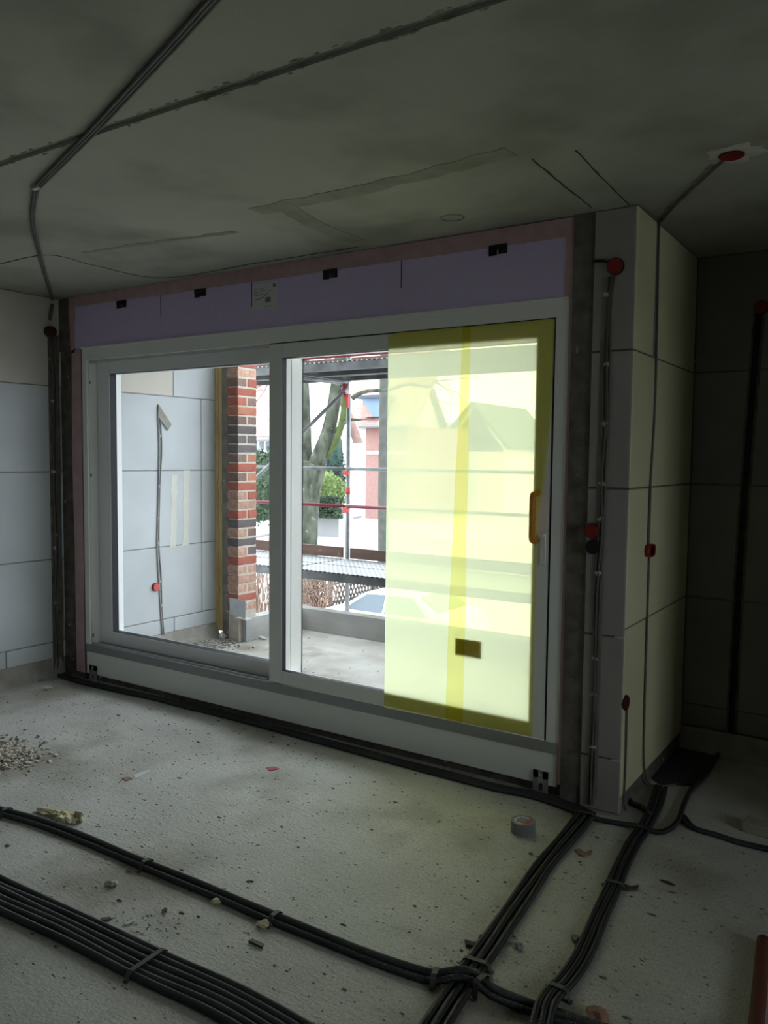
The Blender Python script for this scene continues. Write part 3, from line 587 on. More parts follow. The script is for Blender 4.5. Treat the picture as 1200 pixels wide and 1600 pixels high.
flat('paper_strip', [(208, 1212), (232, 1203), (235, 1207), (212, 1217)], .0015, M_paper, 'narrow white paper strip lying on the floor', 'scrap')
flat('plastic_scrap', [(190, 1217), (200, 1215), (207, 1217), (198, 1221)], .003, M_clay, 'small reddish scrap beside the paper strip', 'scrap')
flat('plastic_scrap', [(416, 1200), (430, 1199), (437, 1202), (421, 1205)], .003, mat('scrap_red', (.55, .12, .15), .6), 'bright red plastic sliver in the middle of the floor', 'scrap')
flat('wood_splinter', [(388, 1473), (394, 1470), (412, 1478), (410, 1483)], .008, M_strap, 'dark splinter in front of the conduit pair', 'scrap')
flat('wood_splinter', [(194, 1444), (207, 1439), (210, 1442), (196, 1447)], .006, M_galv, 'grey sliver between the conduit runs', 'scrap')
flat('wood_splinter', [(157, 1437), (172, 1435), (174, 1438), (160, 1441)], .006, M_strap, 'dark sliver between the conduit runs', 'scrap')
flat('cardboard_scrap', [(898, 1330), (905, 1328), (914, 1334), (925, 1330), (923, 1336), (912, 1340), (903, 1336)], .006, M_clay, 'folded brown scrap between the pier and slim conduits', 'scrap')
flat('wood_splinter', [(726, 1472), (745, 1478), (750, 1464), (756, 1466), (750, 1484), (728, 1480)], .010, M_wood, 'dark wooden splinter leaning on the pier conduits', 'scrap')
flat('wood_splinter', [(966, 1380), (985, 1388), (998, 1386), (996, 1392), (980, 1393)], .008, M_wood, 'dark torn splinter beside the slim conduits', 'scrap')
flat('wood_splinter', [(1031, 1376), (1045, 1379), (1055, 1385), (1045, 1383)], .005, M_wood, 'thin curled splinter on the right of the floor', 'scrap')
p0 = onZ(1172, 1300); wo = B(-.03, .20, -.02, .07, 0, .045, ch=.004).build('timber_offcut', M_timber, None); wo.location = (p0.x, p0.y, 0); wo.rotation_euler = (0, 0, -.1); tag(wo, 'grey timber offcut lying at the right edge of the nook', 'offcut')
rp_ = [onZ(1193, 1470, .02), onZ(1188, 1530, .02), onZ(1180, 1620, .02), onZ(1170, 1720, .02)]
rt_ = MB().tube(smooth(rp_, .03), .022, 14).build('red_pipe', M_rust, None, loc=(rp_[0].x, rp_[0].y, 0)); tag(rt_, 'red brown plastic pipe at the right edge of the floor', 'pipe')
flat('bitumen_sheet', [(1008, 1207), (1030, 1226), (1084, 1229), (1103, 1205), (1122, 1178), (1135, 1152), (1062, 1133)], .004, M_bit, 'dark bitumen sheet covering the nook floor', 'sheet')
# gravel heap (stuff)
gm = MB(); cx, cy = onZ(-5, 1180).x, onZ(-5, 1180).y
for i in range(1300):
    a = random.uniform(0, 2*math.pi); rr_ = abs(random.gauss(0, .5)); x = cx+math.cos(a)*rr_*.30; y = cy+math.sin(a)*rr_*.22
    h = max(0, .022*(1-rr_*.9)); s = random.uniform(.004, .012); gm.blob((x, y, h*random.random()+s*.5), (s*1.4, s, s*.7), .5, 1, i)
gr = gm.build('gravel', mat('gravel_mix', (.34, .29, .24), .9, (.75, .70, .62), 60, 2), None, loc=(cx, cy, 0)); tag(gr, 'small heap of coarse gravel and sand at the left edge', 'gravel', kind='stuff')
gm = MB(); rng = random.Random(3)
for i in range(2600):                               # crumbs scattered over the floor
    x = rng.uniform(-5.1, .6); y = rng.uniform(1.3, 3.6); s = rng.uniform(.001, .003) if rng.random() < .93 else rng.uniform(.003, .006)
    gm.blob((x, y, s*.4), (s*rng.uniform(1, 3.2), s, s*.6), .6, 1, i)
gt = gm.build('floor_grit', mat('grit_dark', (.20, .19, .165), .9), None); tag(gt, 'dark grit and crumbs scattered over the concrete floor', 'debris', kind='stuff')
gm = MB()
for i in range(420):
    if rng.random() < .5: p = random.choice((onZ(735, 1515), onZ(860, 1520), onZ(780, 1480), onZ(230, 1440)))+Vector((rng.gauss(0, .09), rng.gauss(0, .06), 0)); x, y = p.x, p.y
    else: x = rng.uniform(-5.1, .4); y = rng.uniform(1.3, 3.5)
    s = rng.uniform(.0018, .005); gm.blob((x, y, s*.4), (s*1.4, s, s*.6), .5, 1, i)
gt = gm.build('plaster_grit', M_plaster, None); tag(gt, 'pale plaster crumbs scattered on the floor', 'debris', kind='stuff')
# ================================================================== TERRACE
tf = B(-5.54, -1.2, 3.96, 6.10, -.2, -.002).build('terrace_floor', M_terr); tag(tf, 'bare damp concrete terrace floor outside the window', 'terrace', kind=ST)
mm = MB().box(-5.54, 3.6, -3.2, 5.9, -2.9, -.26).build('ground_storey', M_ren); tag(mm, 'rendered storey below the room', 'wall', kind=ST)
pw = MB().box(-4.93, -1.2, 5.96, 6.08, 0, .205).box(-5.05, -4.93, 5.25, 6.08, 0, .205).build('parapet_upstand', M_par); tag(pw, 'low concrete upstand edging the terrace', 'upstand', kind=ST)
MB().box(-1.40, -1.1, 5.1, 6.1, -.2, 2.99).build('terrace_end_wall', M_ren)
tag(bpy.data.objects['terrace_end_wall'], 'end wall closing the terrace beyond the window edge', 'wall', kind=ST)
ya_ = D-.0025; q0, q1 = onY(711, 996, ya_), onY(751, 1029, ya_)
ob = MB().box(q0.x, q1.x, ya_+.004, ya_+.009, q1.z, q0.z).build('card_piece', M_osb, None, loc=((q0.x+q1.x)/2, ya_, (q0.z+q1.z)/2)); tag(ob, 'brown square piece of card tucked behind the yellow film', 'card')
cs = B(-5.54, -1.4, 3.95, 5.1, ZC, 3.0).build('added_canopy', M_ceil); tag(cs, 'short concrete slab added out of view to shade the terrace', 'canopy', kind=ST)  # unseen slab, added and sized to cut sky light on the terrace
# yellow insulation edge
im = MB(); n = 40; X0, X1 = -5.335, -5.195
for i in range(n):
    z0 = .06+(ZC-.06)*i/n; z1 = .06+(ZC-.06)*(i+1)/n; a = .012*mnoise.noise(Vector((i*.5, 1, 0)))*2; c = .014*mnoise.noise(Vector((i*.6, 9, 0)))*2
    im.box(X0, -5.22+c, 5.262, 5.34, z0, z1)
    im.box(X0+.01, -5.27+a, 5.252-abs(a)*.4, 5.30, z0, z1)
io = im.build('insulation_strip', M_pu, None, loc=(-5.26, 5.3, 0)); tag(io, 'ragged yellow insulation edge beside the brick pillar', 'insulation')
# brick pillar
bp_ = empty('brick_pillar', (-5.04, 5.32, .2), 'red and brown clinker brick pillar at the terrace corner', 'pillar', kind=ST)
MB().box(-5.10, -4.983, 5.208, 5.432, .0, ZC).build('mortar_core', M_bmort, bp_)
MB().box(-5.19, -5.10, 5.22, 5.42, .0, ZC).build('mortar_fill', M_dark, bp_)  # dark rough mortar, the shade of this side included in its colour
pat = ['3', '1 0', '0', '0 1', '4', '1 1', '2', '2 2', '2', '1 4', '0', '1 4', '0', '3 0', '3', '0 0', '2', '3 1', '2', '3 2', '0', '3 3', '3', '3 3', '0', '1 3', '1', '1 3']
zt = 2.395; k = 0; c_ = .0822; i = -5
shared = {}
while True:
    z1 = zt-c_*i+.0; z0 = z1-c_+.012
    if z0 < .19: break
    if z1 <= ZC:
        row = pat[i % len(pat)].split() if i >= 0 else ['0']
        dark = BR[random.choice((1, 2, 2, 1, 0))]  # side bricks in darker tones: mortar smear plus shade put into the colour
        ys = [(5.20, 5.44)] if len(row) == 1 else [(5.20, 5.314), (5.326, 5.44)]
        for (a, e), cidx in zip(ys, row):
            key = (round(e-a, 3), int(cidx))
            if key not in shared:
                mb = MB().box(-.0675, .0625, -(e-a)/2, (e-a)/2, -(c_-.012)/2, (c_-.012)/2, ch=.005); o = mb.build('brick', BR[int(cidx)]); shared[key] = o
            else: o = shared[key].copy(); C.objects.link(o)
            o.parent = bp_; o.location = Vector((-5.0425+random.uniform(-.0025, .0025), (a+e)/2, (z0+z1)/2))-ORG[bp_.name]; o.rotation_euler = (0, 0, random.uniform(-.008, .008))
        z_ = z0
        key = ('s', BR.index(dark))
        if key not in shared:
            o = MB().box(-.03, .03, -.02, .02, -(c_-.012)/2, (c_-.012)/2, ch=.005).build('brick', dark, bp_); shared[key] = o
        else: o = shared[key].copy(); C.objects.link(o)
        o.parent = bp_; o.location = Vector((-5.143, 5.232+random.uniform(-.006, .006), (z0+z1)/2))-ORG[bp_.name]
    i += 1
fs = empty('metal_sheet', (-4.97, 5.19, .2), 'square galvanised sheet standing at the foot of the brick pillar', 'sheet metal')
MB().prism([(-5.065, 5.185, .245), (-4.872, 5.18, .225), (-4.872, 5.18, .385), (-5.07, 5.185, .392)], (0, .003, 0)).build('upright_sheet', M_galv, fs, smooth=False)
MB().prism([(-5.0, 5.18, .21), (-4.872, 5.18, .21), (-4.872, 5.26, .21), (-5.0, 5.26, .21)], (0, 0, .012)).build('base_fold', M_galv, fs, smooth=False)
gm = MB(); rng = random.Random(9)
for i in range(420):
    y = rng.uniform(4.6, 5.3); x = XL+.05+abs(rng.gauss(0, .16)); s = rng.uniform(.004, .018)
    if y > 5.15: x = XL+.08+rng.random()*.2
    gm.blob((x, y, s*.4), (s*1.3, s, s*.7), .5, 1, i)
for i in range(110):
    s = rng.uniform(.003, .007); gm.blob((rng.uniform(-4.8, -1.6), rng.uniform(4.3, 5.9), s*.4), (s*1.5, s, s*.6), .5, 1, i)
o = gm.build('rubble', M_mortar, None); tag(o, 'mortar rubble and crumbs strewn on the terrace floor', 'debris', kind='stuff')
p = onZ(347, 1000); o = MB().blob((0, 0, .035), (.03, .02, .035), .5, 2, 5).build('plaster_lump', M_plaster, None); o.location = (p.x, p.y, 0); tag(o, 'white plaster lump on the terrace rubble', 'debris')
p = onZ(408, 998); o = MB().blob((0, 0, .01), (.06, .02, .01), .5, 2, 6).build('plaster_lump', M_plaster, None); o.location = (p.x, p.y, 0); tag(o, 'flat white chip beside the terrace upstand', 'debris')
# ================================================================== SCAFFOLD
G = -2.9
sc = empty('scaffold', (-5.18, 6.6, G), 'steel facade scaffold with red couplers and brown toe boards', 'scaffold')
YO, YI = 7.1, 6.17; SX = [-7.75, -5.18, -2.61, -.04]
for x in SX:
    for y in (YO, YI):
        st_ = MB().cyl((x, y, G), (0, 0, 1), .0242, 7.6, 12).build('standard', M_tube, sc)
    for z in (.43, 2.42): MB().cyl((x, YI, z), (0, 1, 0), .024, YO-YI, 8).build('transom', M_tube, sc)
for x in SX:
    for z in (1.113, 1.513):
        MB().cyl((x, YO, z-.03), (0, 0, 1), .045, .05, 10).build('wedge_collar', M_galv, sc)
        MB().box(x-.035, x+.035, YO-.055, YO-.03, z-.07, z-.02, ch=.005).build('red_clamp', M_scred, sc)
    MB().cyl((x, YO, 1.24), (0, 0, 1), .028, .07, 10).build('red_band', M_scred, sc)
    MB().box(x-.03, x+.03, YO-.04, YO+.03, 2.31, 2.43).build('node_plate', M_galv, sc)
    MB().prism([(x-.075, YO-.035, 2.46), (x+.02, YO-.035, 2.42), (x+.015, YO-.035, 2.16), (x-.01, YO-.035, 2.16)], (0, .02, 0)).build('red_bracket', M_scred, sc, smooth=False)
    MB().cyl((x-.01, YO-.09, 2.35), (.6, -.2, .5), .028, .07, 8).build('bracket_pin', M_tubered, sc)
for x0, x1 in zip(SX, SX[1:]):
    for z in (1.11, 1.513, 2.72, 3.3):
        MB().cyl((x0, YO-.03, z), (1, 0, 0), .018, x1-x0, 8).build('guardrail', M_tubered if z in (1.11, 2.72) else M_tube, sc)
    MB().box(x0+.05, x1-.05, YO-.03, YO, .548, .662, ch=.004).build('toe_board', M_toe, sc)
    MB().box(x0+.05, x1-.05, YO-.03, YO, 2.56, 2.69, ch=.004).build('toe_board', M_toe, sc)
    for zt_ in (.545, 2.53):
        for y0, y1 in ((YI-.045, YI+.40), (YI+.415, YO-.04)):
            dk = MB().box(x0+.02, x1-.02, y0+.004, y1-.004, zt_-.012, zt_, ch=.002).build('deck_panel', M_deck, sc)
            MB().box(x0+.02, x1-.02, y0, y0+.05, zt_-.085, zt_-.013).build('side_rail', M_beam, dk); MB().box(x0+.02, x1-.02, y1-.05, y1, zt_-.085, zt_-.013).build('side_rail', M_beam, dk)
            if zt_ > 2:
                for ya_ in (y0+.12, y1-.18): MB().box(x0+.02, x1-.02, ya_, ya_+.04, zt_-.05, zt_-.013).build('stiffener', M_beam, dk)
MB().tube([(-5.18-.03, YO-.06, 2.32), (-7.75, YO-.06, .42)], .021, 10).build('diagonal_brace', M_tube, sc)
MB().tube([(-.04-.03, YO-.06, 2.32), (-2.61, YO-.06, .42)], .021, 10).build('diagonal_brace', M_tube, sc)
# ================================================================== STREET SIDE
gd = B(-130, 110, -80, 120, G-.4, G).build('ground', M_pave); tag(gd, 'pale paved ground in front of the house', 'ground', kind=ST)
rd_ = MB().prism([(-90, 24, G+.002), (20, 24, G+.002), (20, 40, G+.002), (-90, 40, G+.002)], (0, 0, .02)).build('road', M_asph); tag(rd_, 'pale street beyond the fence', 'road', kind=ST)
a, c = onZ(500, 821, G), onZ(606, 800, G); d = (c-a).normalized(); s = Vector((-d.y, d.x, 0))*.12
kb_ = MB().prism([a-d*30-s, c+d*30-s, c+d*30+s, a-d*30+s], (0, 0, .14)).build('kerb', M_kerb); tag(kb_, 'grey kerb line across the street', 'kerb', kind=ST)
# tree
def limb(mb, pts, rs, n=10):
    P_ = smooth(pts, .5); m = len(P_); R_ = []
    for i in range(m):
        t_ = i/(m-1)*(len(rs)-1); k = min(int(t_), len(rs)-2); R_.append((rs[k]+(rs[k+1]-rs[k])*(t_-k))*(1+.08*mnoise.noise(P_[i]*2)))
    mb.tube(P_, R_, n); return P_
YT = 19.0
T = lambda x, y, v=YT: onY(x, y, v)
tree = empty('street_tree', T(495, 948), 'large forked tree with mossy bark beyond the scaffold', 'tree')
def mk(name, m, lims):
    mb = MB()
    for pts, rs in lims: limb(mb, pts, rs)
    return mb.build(name, m, tree)
mk('trunk', M_bark, [([T(480, 960), T(479, 900), T(479, 820), T(482, 765), T(490, 722)], [.40, .37, .35, .38, .42])])
mk('branch', M_bark, [([T(478, 760), T(474, 700), T(473, 650), T(470, 580), T(464, 480), T(450, 380)], [.30, .25, .24, .22, .20, .17])])
mk('branch', M_bark, [([T(484, 745), T(500, 712), T(513, 675), T(522, 630), T(529, 580), T(540, 500), T(556, 400)], [.28, .24, .21, .19, .175, .14, .10])])
mk('branch', M_moss, [([T(511, 715), T(524, 692), T(533, 665), T(538, 635), T(539, 605), T(540, 580), T(548, 500)], [.05, .09, .10, .09, .085, .08, .05])])
mk('branch', M_bark, [([T(522, 675), T(534, 664), T(546, 656), T(558, 656), T(574, 655)], [.05, .06, .05, .035, .015])])
mk('branch', M_bark, [([T(551, 622), T(560, 616), T(575, 611), T(606, 609), T(640, 600)], [.07, .065, .05, .045, .03])])
tw = MB(); rng = random.Random(5)
def twig(p, d, L_, r, depth):
    q = p+d*L_*.5+Vector((rng.uniform(-.1, .1), 0, rng.uniform(-.1, .1)))*L_; e = p+d*L_+Vector((rng.uniform(-.2, .2), rng.uniform(-.1, .1), rng.uniform(-.15, .15)))*L_
    tw.tube([p, q, e], [r, r*.8, r*.5], 4)
    if depth:
        for k in range(3):
            a = rng.uniform(-.9, .9); dd = Vector((d.x*math.cos(a)-d.z*math.sin(a), d.y+rng.uniform(-.3, .3), d.x*math.sin(a)+d.z*math.cos(a))).normalized()
            twig(e if k else q, dd, L_*rng.uniform(.55, .8), r*.55, depth-1)
for x, y, dx, dz_ in ((455, 560, -1, .3), (445, 500, -1, .1), (440, 600, -1, .1), (430, 590, -.8, -.5), (520, 590, .6, .8), (475, 585, .5, .8), (560, 470, .8, .2), (606, 612, 1, .2), (640, 600, 1, -.1)):
    twig(T(x, y), Vector((dx, rng.uniform(-.2, .2), dz_)).normalized(), 1.0, .035, 3)
o = tw.build('twigs', M_twig, tree); o['kind'] = 'stuff'
tr2 = MB(); limb(tr2, [onY(599, 930, 24), onY(599, 860, 24), onY(599, 760, 24), onY(600, 660, 24), onY(601, 560, 24), onY(602, 440, 24)], [.21, .20, .19, .18, .16, .13]); tr2 = tr2.build('young_tree', mat('smooth_bark', (.05, .052, .046), .9, (.08, .08, .072), 5, 5), None, loc=onY(599, 930, 24)); tag(tr2, 'slim grey tree trunk at the edge of the yellow film', 'tree')
# foliage helper: many small leaf quads
def leaves(name, m, parent, fn, n, s, seed=0):
    rng = random.Random(seed); mb = MB()
    for i in range(n):
        c = Vector(fn(rng)); u = Vector((rng.uniform(-1, 1), rng.uniform(-1, 1), rng.uniform(-1, 1))).normalized(); v = u.cross(Vector((rng.uniform(-1, 1), rng.uniform(-1, 1), .3))).normalized(); q = len(mb.v); k = s*rng.uniform(.6, 1.3)
        mb.v += [tuple(c-u*k), tuple(c+v*k*.6), tuple(c+u*k), tuple(c-v*k*.6)]; mb.f.append((q, q+1, q+2, q+3))
    o = mb.build(name, m, parent, smooth=False); o['kind'] = 'stuff'; return o
def bush(name, cx, cy, w, h, dep, m, label, cat, n=2500, s=.09, z=G, cone=False, seed=1):
    o = empty(name, (cx, cy, z), label, cat)
    MB().cyl((cx, cy, z), (0, 0, 1), .08, h*.7, 8).build('stem', M_twig, o)
    MB().blob((cx, cy, z+h*.5), (w*.38, dep*.38, h*.44) if not cone else (w*.3, dep*.3, h*.46), .12, 3, seed).build('inner_mass', m, o, smooth=True)
    def f(r):
        t_ = r.random(); a = r.uniform(0, 2*math.pi)
        if cone: rr = (1-t_**1.6)*.5*r.uniform(.7, 1.05)*min(1, .6+t_*3); return (cx+math.cos(a)*rr*w, cy+math.sin(a)*rr*dep, z+.05+t_*h)
        ph = math.acos(r.uniform(-1, 1)); q = r.uniform(.82, 1.05)*(1+.18*mnoise.noise(Vector((math.cos(a)*2, math.sin(a)*2, ph*2+seed)))); return (cx+math.cos(a)*math.sin(ph)*w/2*q, cy+math.sin(a)*math.sin(ph)*dep/2*q, z+h/2+math.cos(ph)*h/2*q)
    leaves('foliage', m, o, f, n, s, seed); return o
p = onY(522, 700, 42); bush('conifer', p.x, 42, 1.9, 4.6, 1.9, M_conif, 'slender dark conifer in front of the white house', 'conifer', cone=True, z=onY(522, 772, 42).z, seed=2)
p = onY(494, 790, 38); bush('garden_bush', p.x, 38, 3.4, 2.7, 2.4, M_leafy, 'round bright green bush beside the tree trunk', 'bush', z=onY(494, 793, 38).z-.3, seed=3)
p = onY(512, 790, 41); bush('garden_bush', p.x, 41, 2.6, 2.2, 2.2, M_leafy, 'smaller bright green bush right of the first one', 'bush', z=onY(512, 790, 41).z-.3, seed=4)
p = onY(402, 790, 27); bush('garden_bush', p.x, 27, 4.0, 3.2, 2.4, M_leaf, 'dense green shrub seen between brick pillar and window stile', 'bush', n=4500, z=onY(405, 805, 27).z-.3, seed=5)
p = onY(435, 790, 32); bush('garden_bush', p.x, 32, 4.0, 3.6, 3.0, M_leaf, 'green shrub behind the window stile', 'bush', n=3000, z=onY(435, 805, 32).z-.3, seed=6)
a = onY(478, 800, 37); lw = MB().box(onY(470, 800, 37).x, onY(536, 800, 37).x, 36.6, 37.2, G, onY(500, 785, 37).z).build('garden_wall', M_kerb); tag(lw, 'low grey garden wall below the bright bushes', 'wall', kind=ST)
def hf(rng): return (rng.uniform(onY(470, 790, 36.1).x, onY(532, 790, 36.1).x), 36.1+rng.uniform(-.3, .3), onY(500, 808, 36.1).z+rng.random()*1.2)
hg = leaves('hedge', M_leaf, None, hf, 3500, .09, 8); tag(hg, 'low clipped hedge in front of the garden wall', 'hedge', kind='stuff')
# dry brush near the tree foot
tw = MB(); rng = random.Random(11)
for i in range(90):
    p = T(rng.uniform(478, 512), 956, 17.5); tw.tube([p, p+Vector((rng.uniform(-.4, .4), rng.uniform(-.3, .3), rng.uniform(.5, 1.4)))], [.02, .008], 3)
    for _ in range(3):
        q = p+Vector((rng.uniform(-.5, .5), rng.uniform(-.3, .3), rng.uniform(.2, 1.1))); tw.tube([q, q+Vector((rng.uniform(-.35, .35), 0, rng.uniform(-.1, .4)))], [.014, .006], 3)
o = tw.build('dry_brush', M_twigr, None); tag(o, 'tangle of dry reddish twigs at the tree foot', 'brush', kind='stuff')
tw = MB()
for i in range(60):
    p = T(rng.uniform(385, 425), 960, 14); tw.tube([p, p+Vector((rng.uniform(-.3, .5), rng.uniform(-.3, .3), rng.uniform(.7, 2.0)))], [.016, .006], 3)
o = tw.build('bare_shrub', M_twigr, None); tag(o, 'bare twiggy shrub between brick pillar and window stile', 'shrub', kind='stuff')
# lattice fence
fa, fb = onZ(516, 957, G), onZ(640, 925, G); fa.z = fb.z = G
fb = fa+(fb-fa).normalized()*min((fb-fa).length, 9); fd = (fb-fa); fL = fd.length; fd.normalize()
fe = empty('lattice_fence', fa, 'low dark lattice fence of crossed pickets', 'fence')
k = 0
while k*2.3 < fL:
    q = fa+fd*k*2.3; MB().cyl(q, (0, 0, 1), .075, 1.15, 8).build('post', M_wood, fe); k += 1
for zz in (.28, .82): MB().tube([fa+Vector((0, 0, zz)), fb+Vector((0, 0, zz))], .035, 6).build('rail', M_wood, fe)
k = 0
while k*.17 < fL-.6:
    for sgn in (0, 1):
        q0 = fa+fd*(k*.17+(0 if sgn == 0 else .55))+Vector((0, 0, .05)); q1 = fa+fd*(k*.17+(.55 if sgn == 0 else 0))+Vector((0, 0, 1.02))
        off = Vector((-fd.y, fd.x, 0))*(.03 if sgn else -.03); MB().tube([q0+off, q1+off], .026, 5).build('picket', M_wood, fe)
    k += 1
# car
YC = 16.2
car = empty('parked_car', (onY(600, 930, YC).x, YC, G), 'white car parked by the fence below the terrace', 'car')
x0 = onY(560, 940, YC).x-1.05; ca = Vector((x0, YC, G))
prof = [(0.0, .35), (.02, .62), (.12, .75), (.95, .92), (1.05, .95), (1.75, 1.38), (2.1, 1.44), (3.1, 1.44), (3.75, 1.08), (4.15, 1.0), (4.25, .6), (4.22, .33)]
def carbody():
    mb = MB(); secs = [(-.82, .0), (-.86, .0), (-.86, 0), (.0, 0)]; n = len(prof); W_ = .86
    for s_, k_ in ((-1, 0), (1, 0)): pass
    L0 = len(mb.v)
    for yy, tuck in ((-W_, 1), (-W_*.92, 0), (W_*.92, 0), (W_, 1)):
        for (x, z) in prof:
            cab = max(0, z-.95); y2 = yy*(1-.35*cab/.49*.6); z2 = z-(.05 if tuck and z > .6 else 0); mb.v.append((ca.x+x, ca.y+y2, G+z2))
    for j in range(3):
        for i in range(n-1): mb.f.append((j*n+i, j*n+i+1, (j+1)*n+i+1, (j+1)*n+i))
        mb.f.append((j*n, (j+1)*n, (j+1)*n+n-1, j*n+n-1))
    mb.f.append(tuple(range(n))); mb.f.append(tuple(3*n+i for i in reversed(range(n)))); return mb
cb = carbody().build('body', M_car, car, smooth=False)
def cq(pts, name, m, off=(0, 0, 0)): MB().prism([(ca.x+x, ca.y+y, G+z) for x, y, z in pts], off).build(name, m, car, smooth=False)
cq([(1.10, -.74, .99), (1.68, -.60, 1.355), (1.68, .60, 1.355), (1.10, .74, .99)], 'windscreen', M_glassb, (-.012, 0, .018))
cq([(3.18, -.6, 1.41), (3.70, -.7, 1.11), (3.70, .7, 1.11), (3.18, .6, 1.41)], 'rear_window', M_glassd, (.012, 0, .018))
for sg in (-1, 1):
    cq([(1.25, sg*.862, .98), (1.80, sg*.70, 1.36), (2.30, sg*.69, 1.38), (2.30, sg*.862, .98)], 'side_window', M_glassd, (0, sg*.012, 0))
    cq([(2.38, sg*.862, .98), (2.38, sg*.69, 1.38), (3.05, sg*.69, 1.38), (3.5, sg*.85, 1.0)], 'side_window', M_glassd, (0, sg*.012, 0))
    MB().blob((ca.x+1.28, ca.y+sg*.97, G+1.02), (.07, .10, .07), .1, 2, 1).build('wing_mirror', M_car, car, smooth=True)
    cq([(.0, sg*.55, .62), (.10, sg*.55, .72), (.22, sg*.84, .72), (.10, sg*.86, .60)], 'headlight', M_alu, (-.02, 0, .02))
    for wx in (.78, 3.42):
        MB().cyl((ca.x+wx, ca.y+sg*.70, G+.31), (0, sg, 0), .31, .19, 24).build('wheel', M_tyre, car)
        MB().cyl((ca.x+wx, ca.y+sg*.88, G+.31), (0, sg, 0), .19, .02, 16).build('hub_cap', M_alu, car)
car.rotation_euler = (0, 0, 0)
# houses
def house(name, x0, x1, y0, y1, z0, ze, zr, wallm, label, wins, roofm=M_roof, gable='x', over=.5):
    c = ((x0+x1)/2, (y0+y1)/2, z0); h = empty(name, c, label, 'house')
    MB().box(x0, x1, y0, y1, z0, ze).build('wall', wallm, h)
    if gable == 'x':                                # ridge along x
        ym = (y0+y1)/2
        for s_ in (0, 1):
            ya = (y0-over) if s_ == 0 else (y1+over); q = [(x0-over, ya, ze-.1), (x1+over, ya, ze-.1), (x1+over, ym, zr), (x0-over, ym, zr)]
            MB().prism(q, (0, 0, .22)).build('roof_slope', roofm, h, smooth=False)
        MB().prism([(x0+.01, y0, ze), (x0+.01, y1, ze), (x0+.01, ym, zr)], (x1-x0-.02, 0, 0)).build('gable', wallm, h, smooth=False)
        MB().cyl((x0-over, y0-over-.06, ze-.02), (1, 0, 0), .10, x1-x0+2*over, 8).build('gutter', M_gutter, h)
        nr = int(math.hypot(ym-y0+over, zr-ze)/.38); rows = MB()
        for i in range(nr):
            t0 = i/nr; yy = y0-over+(ym-y0+over)*t0; zz = ze+.13+(zr-ze+.1)*t0; rows.box(x0-over, x1+over, yy, yy+.05, zz-.02, zz+.035)
        o = rows.build('tile_rows', roofm, h); o['kind'] = 'stuff'
    else:
        xm = (x0+x1)/2
        for s_ in (0, 1):
            xa = (x0-over) if s_ == 0 else (x1+over); q = [(xa, y0-over, ze-.1), (xa, y1+over, ze-.1), (xm, y1+over, zr), (xm, y0-over, zr)]
            MB().prism(q, (0, 0, .22)).build('roof_slope', roofm, h, smooth=False)
        MB().prism([(x0, y0+.01, ze), (x1, y0+.01, ze), (xm, y0+.01, zr)], (0, y1-y0-.02, 0)).build('gable', wallm, h, smooth=False)
    for (wx, wz, ww, wh) in wins:
        f = MB().box(wx-ww/2, wx+ww/2, y0-.06, y0-.003, wz-wh/2, wz+wh/2).build('window', M_white, h)
        for sx in (-1, 1):
            for sz in (-1, 1): MB().box(wx+sx*ww*.25-ww*.19, wx+sx*ww*.25+ww*.19, y0-.09, y0-.061, wz+sz*wh*.25-wh*.19, wz+sz*wh*.25+wh*.19).build('pane', M_glassd, f)
    return h
YH = 50
hx_ = lambda px, py=700, v=YH: onY(px, py, v).x
hz_ = lambda px, py, v=YH: onY(px, py, v).z
xa, xb, xc = hx_(440), hx_(575), hx_(640)
ze = hz_(540, 667); 
h1 = house('white_house', xa, xb, YH, YH+11, G, ze, ze+7.5, M_ren, 'white rendered house with pale red tiled roof behind the tree', [(hx_(450), 0, 1.2, 1.6), (hx_(462), 0, 1.2, 1.6)])
h2 = empty('brick_house', ((xb+xc)/2, YH, G), 'red brick wing with white band beside the white house', 'house')
MB().box(xb+.02, xc, YH-.3, YH+9, G, ze).build('wall', M_hbrick, h2)
MB().box(xb+.01, xc+.05, YH-.36, YH-.301, hz_(590, 710), hz_(590, 705)).build('white_band', M_ren, h2)
for py in (695, 747):
    wz = hz_(602, py); f = MB().box(hx_(600), hx_(609), YH-.37, YH-.301, wz-.75, wz+.6).build('window', M_white, h2); MB().box(hx_(601), hx_(604.5), YH-.4, YH-.371, wz-.6, wz+.5).box(hx_(605.2), hx_(608.5), YH-.4, YH-.371, wz-.6, wz+.5).build('pane', M_glassd, f)
MB().prism([(xb-.4, YH-.9, ze-.1), (xc+1, YH-.9, ze-.1), (xc+1, YH+5.5, ze+7.5), (xb-.4, YH+5.5, ze+7.5)], (0, 0, .24)).build('roof_slope', M_roof, h2, smooth=False)
MB().cyl((xb-.4, YH-.96, ze-.02), (1, 0, 0), .12, xc-xb+1.4, 8).build('gutter', M_gutter, h2)
d0, d1 = hx_(573, 630, YH-.2), hx_(604, 630, YH-.2); dz0, dz1 = hz_(590, 652, YH), hz_(590, 624, YH)
dm = MB().box(hx_(578), d1-.2, YH-.95, YH+5, dz0, dz1).build('dormer', M_roof, h2); MB().box(d0-.2, d1+.2, YH-1.3, YH+5, dz1, dz1+.22).build('dormer_roof', M_slate, h2)
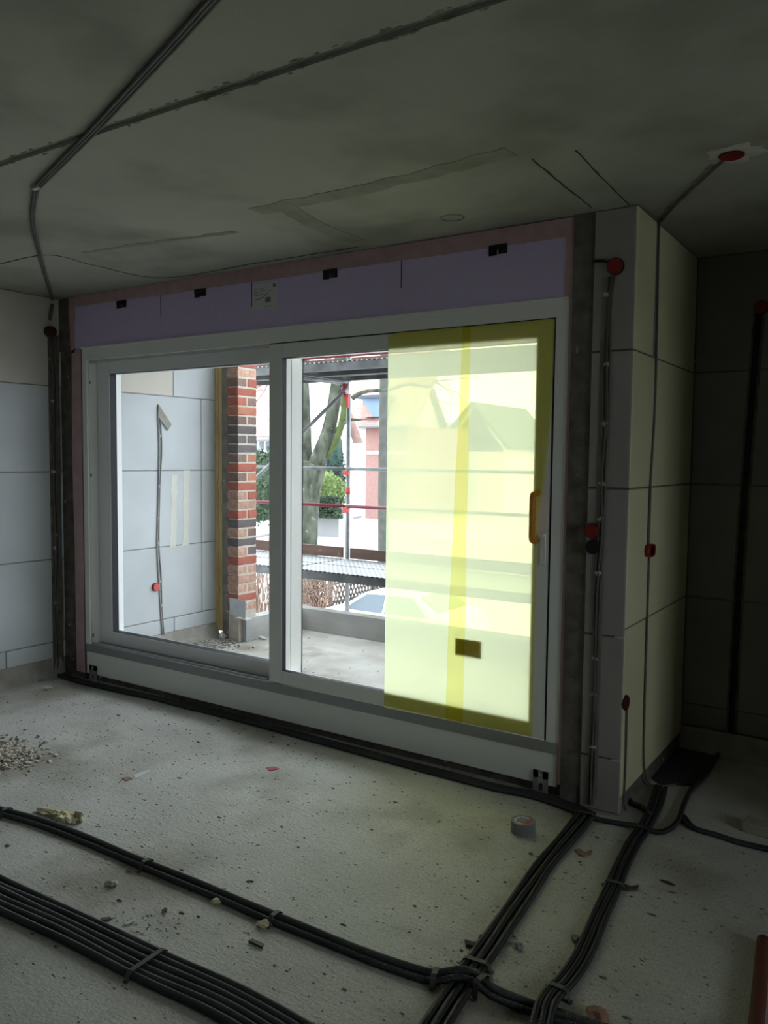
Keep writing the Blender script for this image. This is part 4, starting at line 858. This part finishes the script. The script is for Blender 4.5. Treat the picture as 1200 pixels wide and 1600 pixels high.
MB().prism([(hx_(576.5), YH-.96, dz1), (hx_(603), YH-.96, dz1), (hx_(603), YH-.96, dz0), (hx_(594), YH-.96, dz0)], (0, -.05, 0)).build('dormer_window', M_glassb, h2, smooth=False)
YL = 38
lx = lambda px: onY(px, 700, YL).x
lz = lambda py: onY(408, py, YL).z
h3 = house('cottage', lx(360), lx(432), YL, YL+8, G, lz(686), lz(686)+6.5, M_ren, 'white cottage seen past the brick pillar', [(lx(415), lz(705), 1.0, 1.35), (lx(395), lz(705), 1.0, 1.35)])
MB().box(lx(405), lx(409), YL-.1, YL-.004, lz(717), lz(697)).build('shutter', M_gutter, h3)
h4 = house('gabled_house', onY(690, 700, 60).x, onY(790, 700, 60).x, 60, 70, G, onY(740, 700, 60).z, onY(740, 632, 60).z, M_ren, 'house with dark gable seen through the yellow film', [(onY(742, 720, 60).x, onY(742, 690, 60).z, 1.4, 1.6)], roofm=M_slate, gable='y')
MB().prism([(onY(693, 700, 59.9).x, 59.94, onY(740, 705, 60).z), (onY(787, 700, 59.9).x, 59.94, onY(740, 705, 60).z), (onY(740, 700, 59.9).x, 59.94, onY(740, 640, 60).z)], (0, .05, 0)).build('gable_cladding', M_slate, h4, smooth=False)
h5 = house('long_house', onY(612, 700, 75).x, onY(700, 700, 75).x, 75, 86, G, onY(650, 704, 75).z, onY(650, 660, 75).z, M_ren, 'distant house with green grey roof behind the film', [(onY(650, 725, 75).x, onY(650, 720, 75).z, 1.4, 1.6)], roofm=M_gutter)
# unseen window, added in the right wall to light the nook side
w_ = empty('added_window', (3.5, 1.5, WZ0), 'white framed window added in the right wall outside the view to light the nook', 'window', kind=ST)
f = .07
MB().box(3.47, 3.55, WY0, WY0+f, WZ0, 2.3).box(3.47, 3.55, WY1-f, WY1, WZ0, 2.3).box(3.47, 3.55, WY0+f, WY1-f, WZ0, WZ0+f).box(3.47, 3.55, WY0+f, WY1-f, 2.3-f, 2.3).build('frame', M_white, w_)
MB().box(3.5, 3.52, WY0, WY1, WZ0, 2.3).build('pane', M_glass, w_)
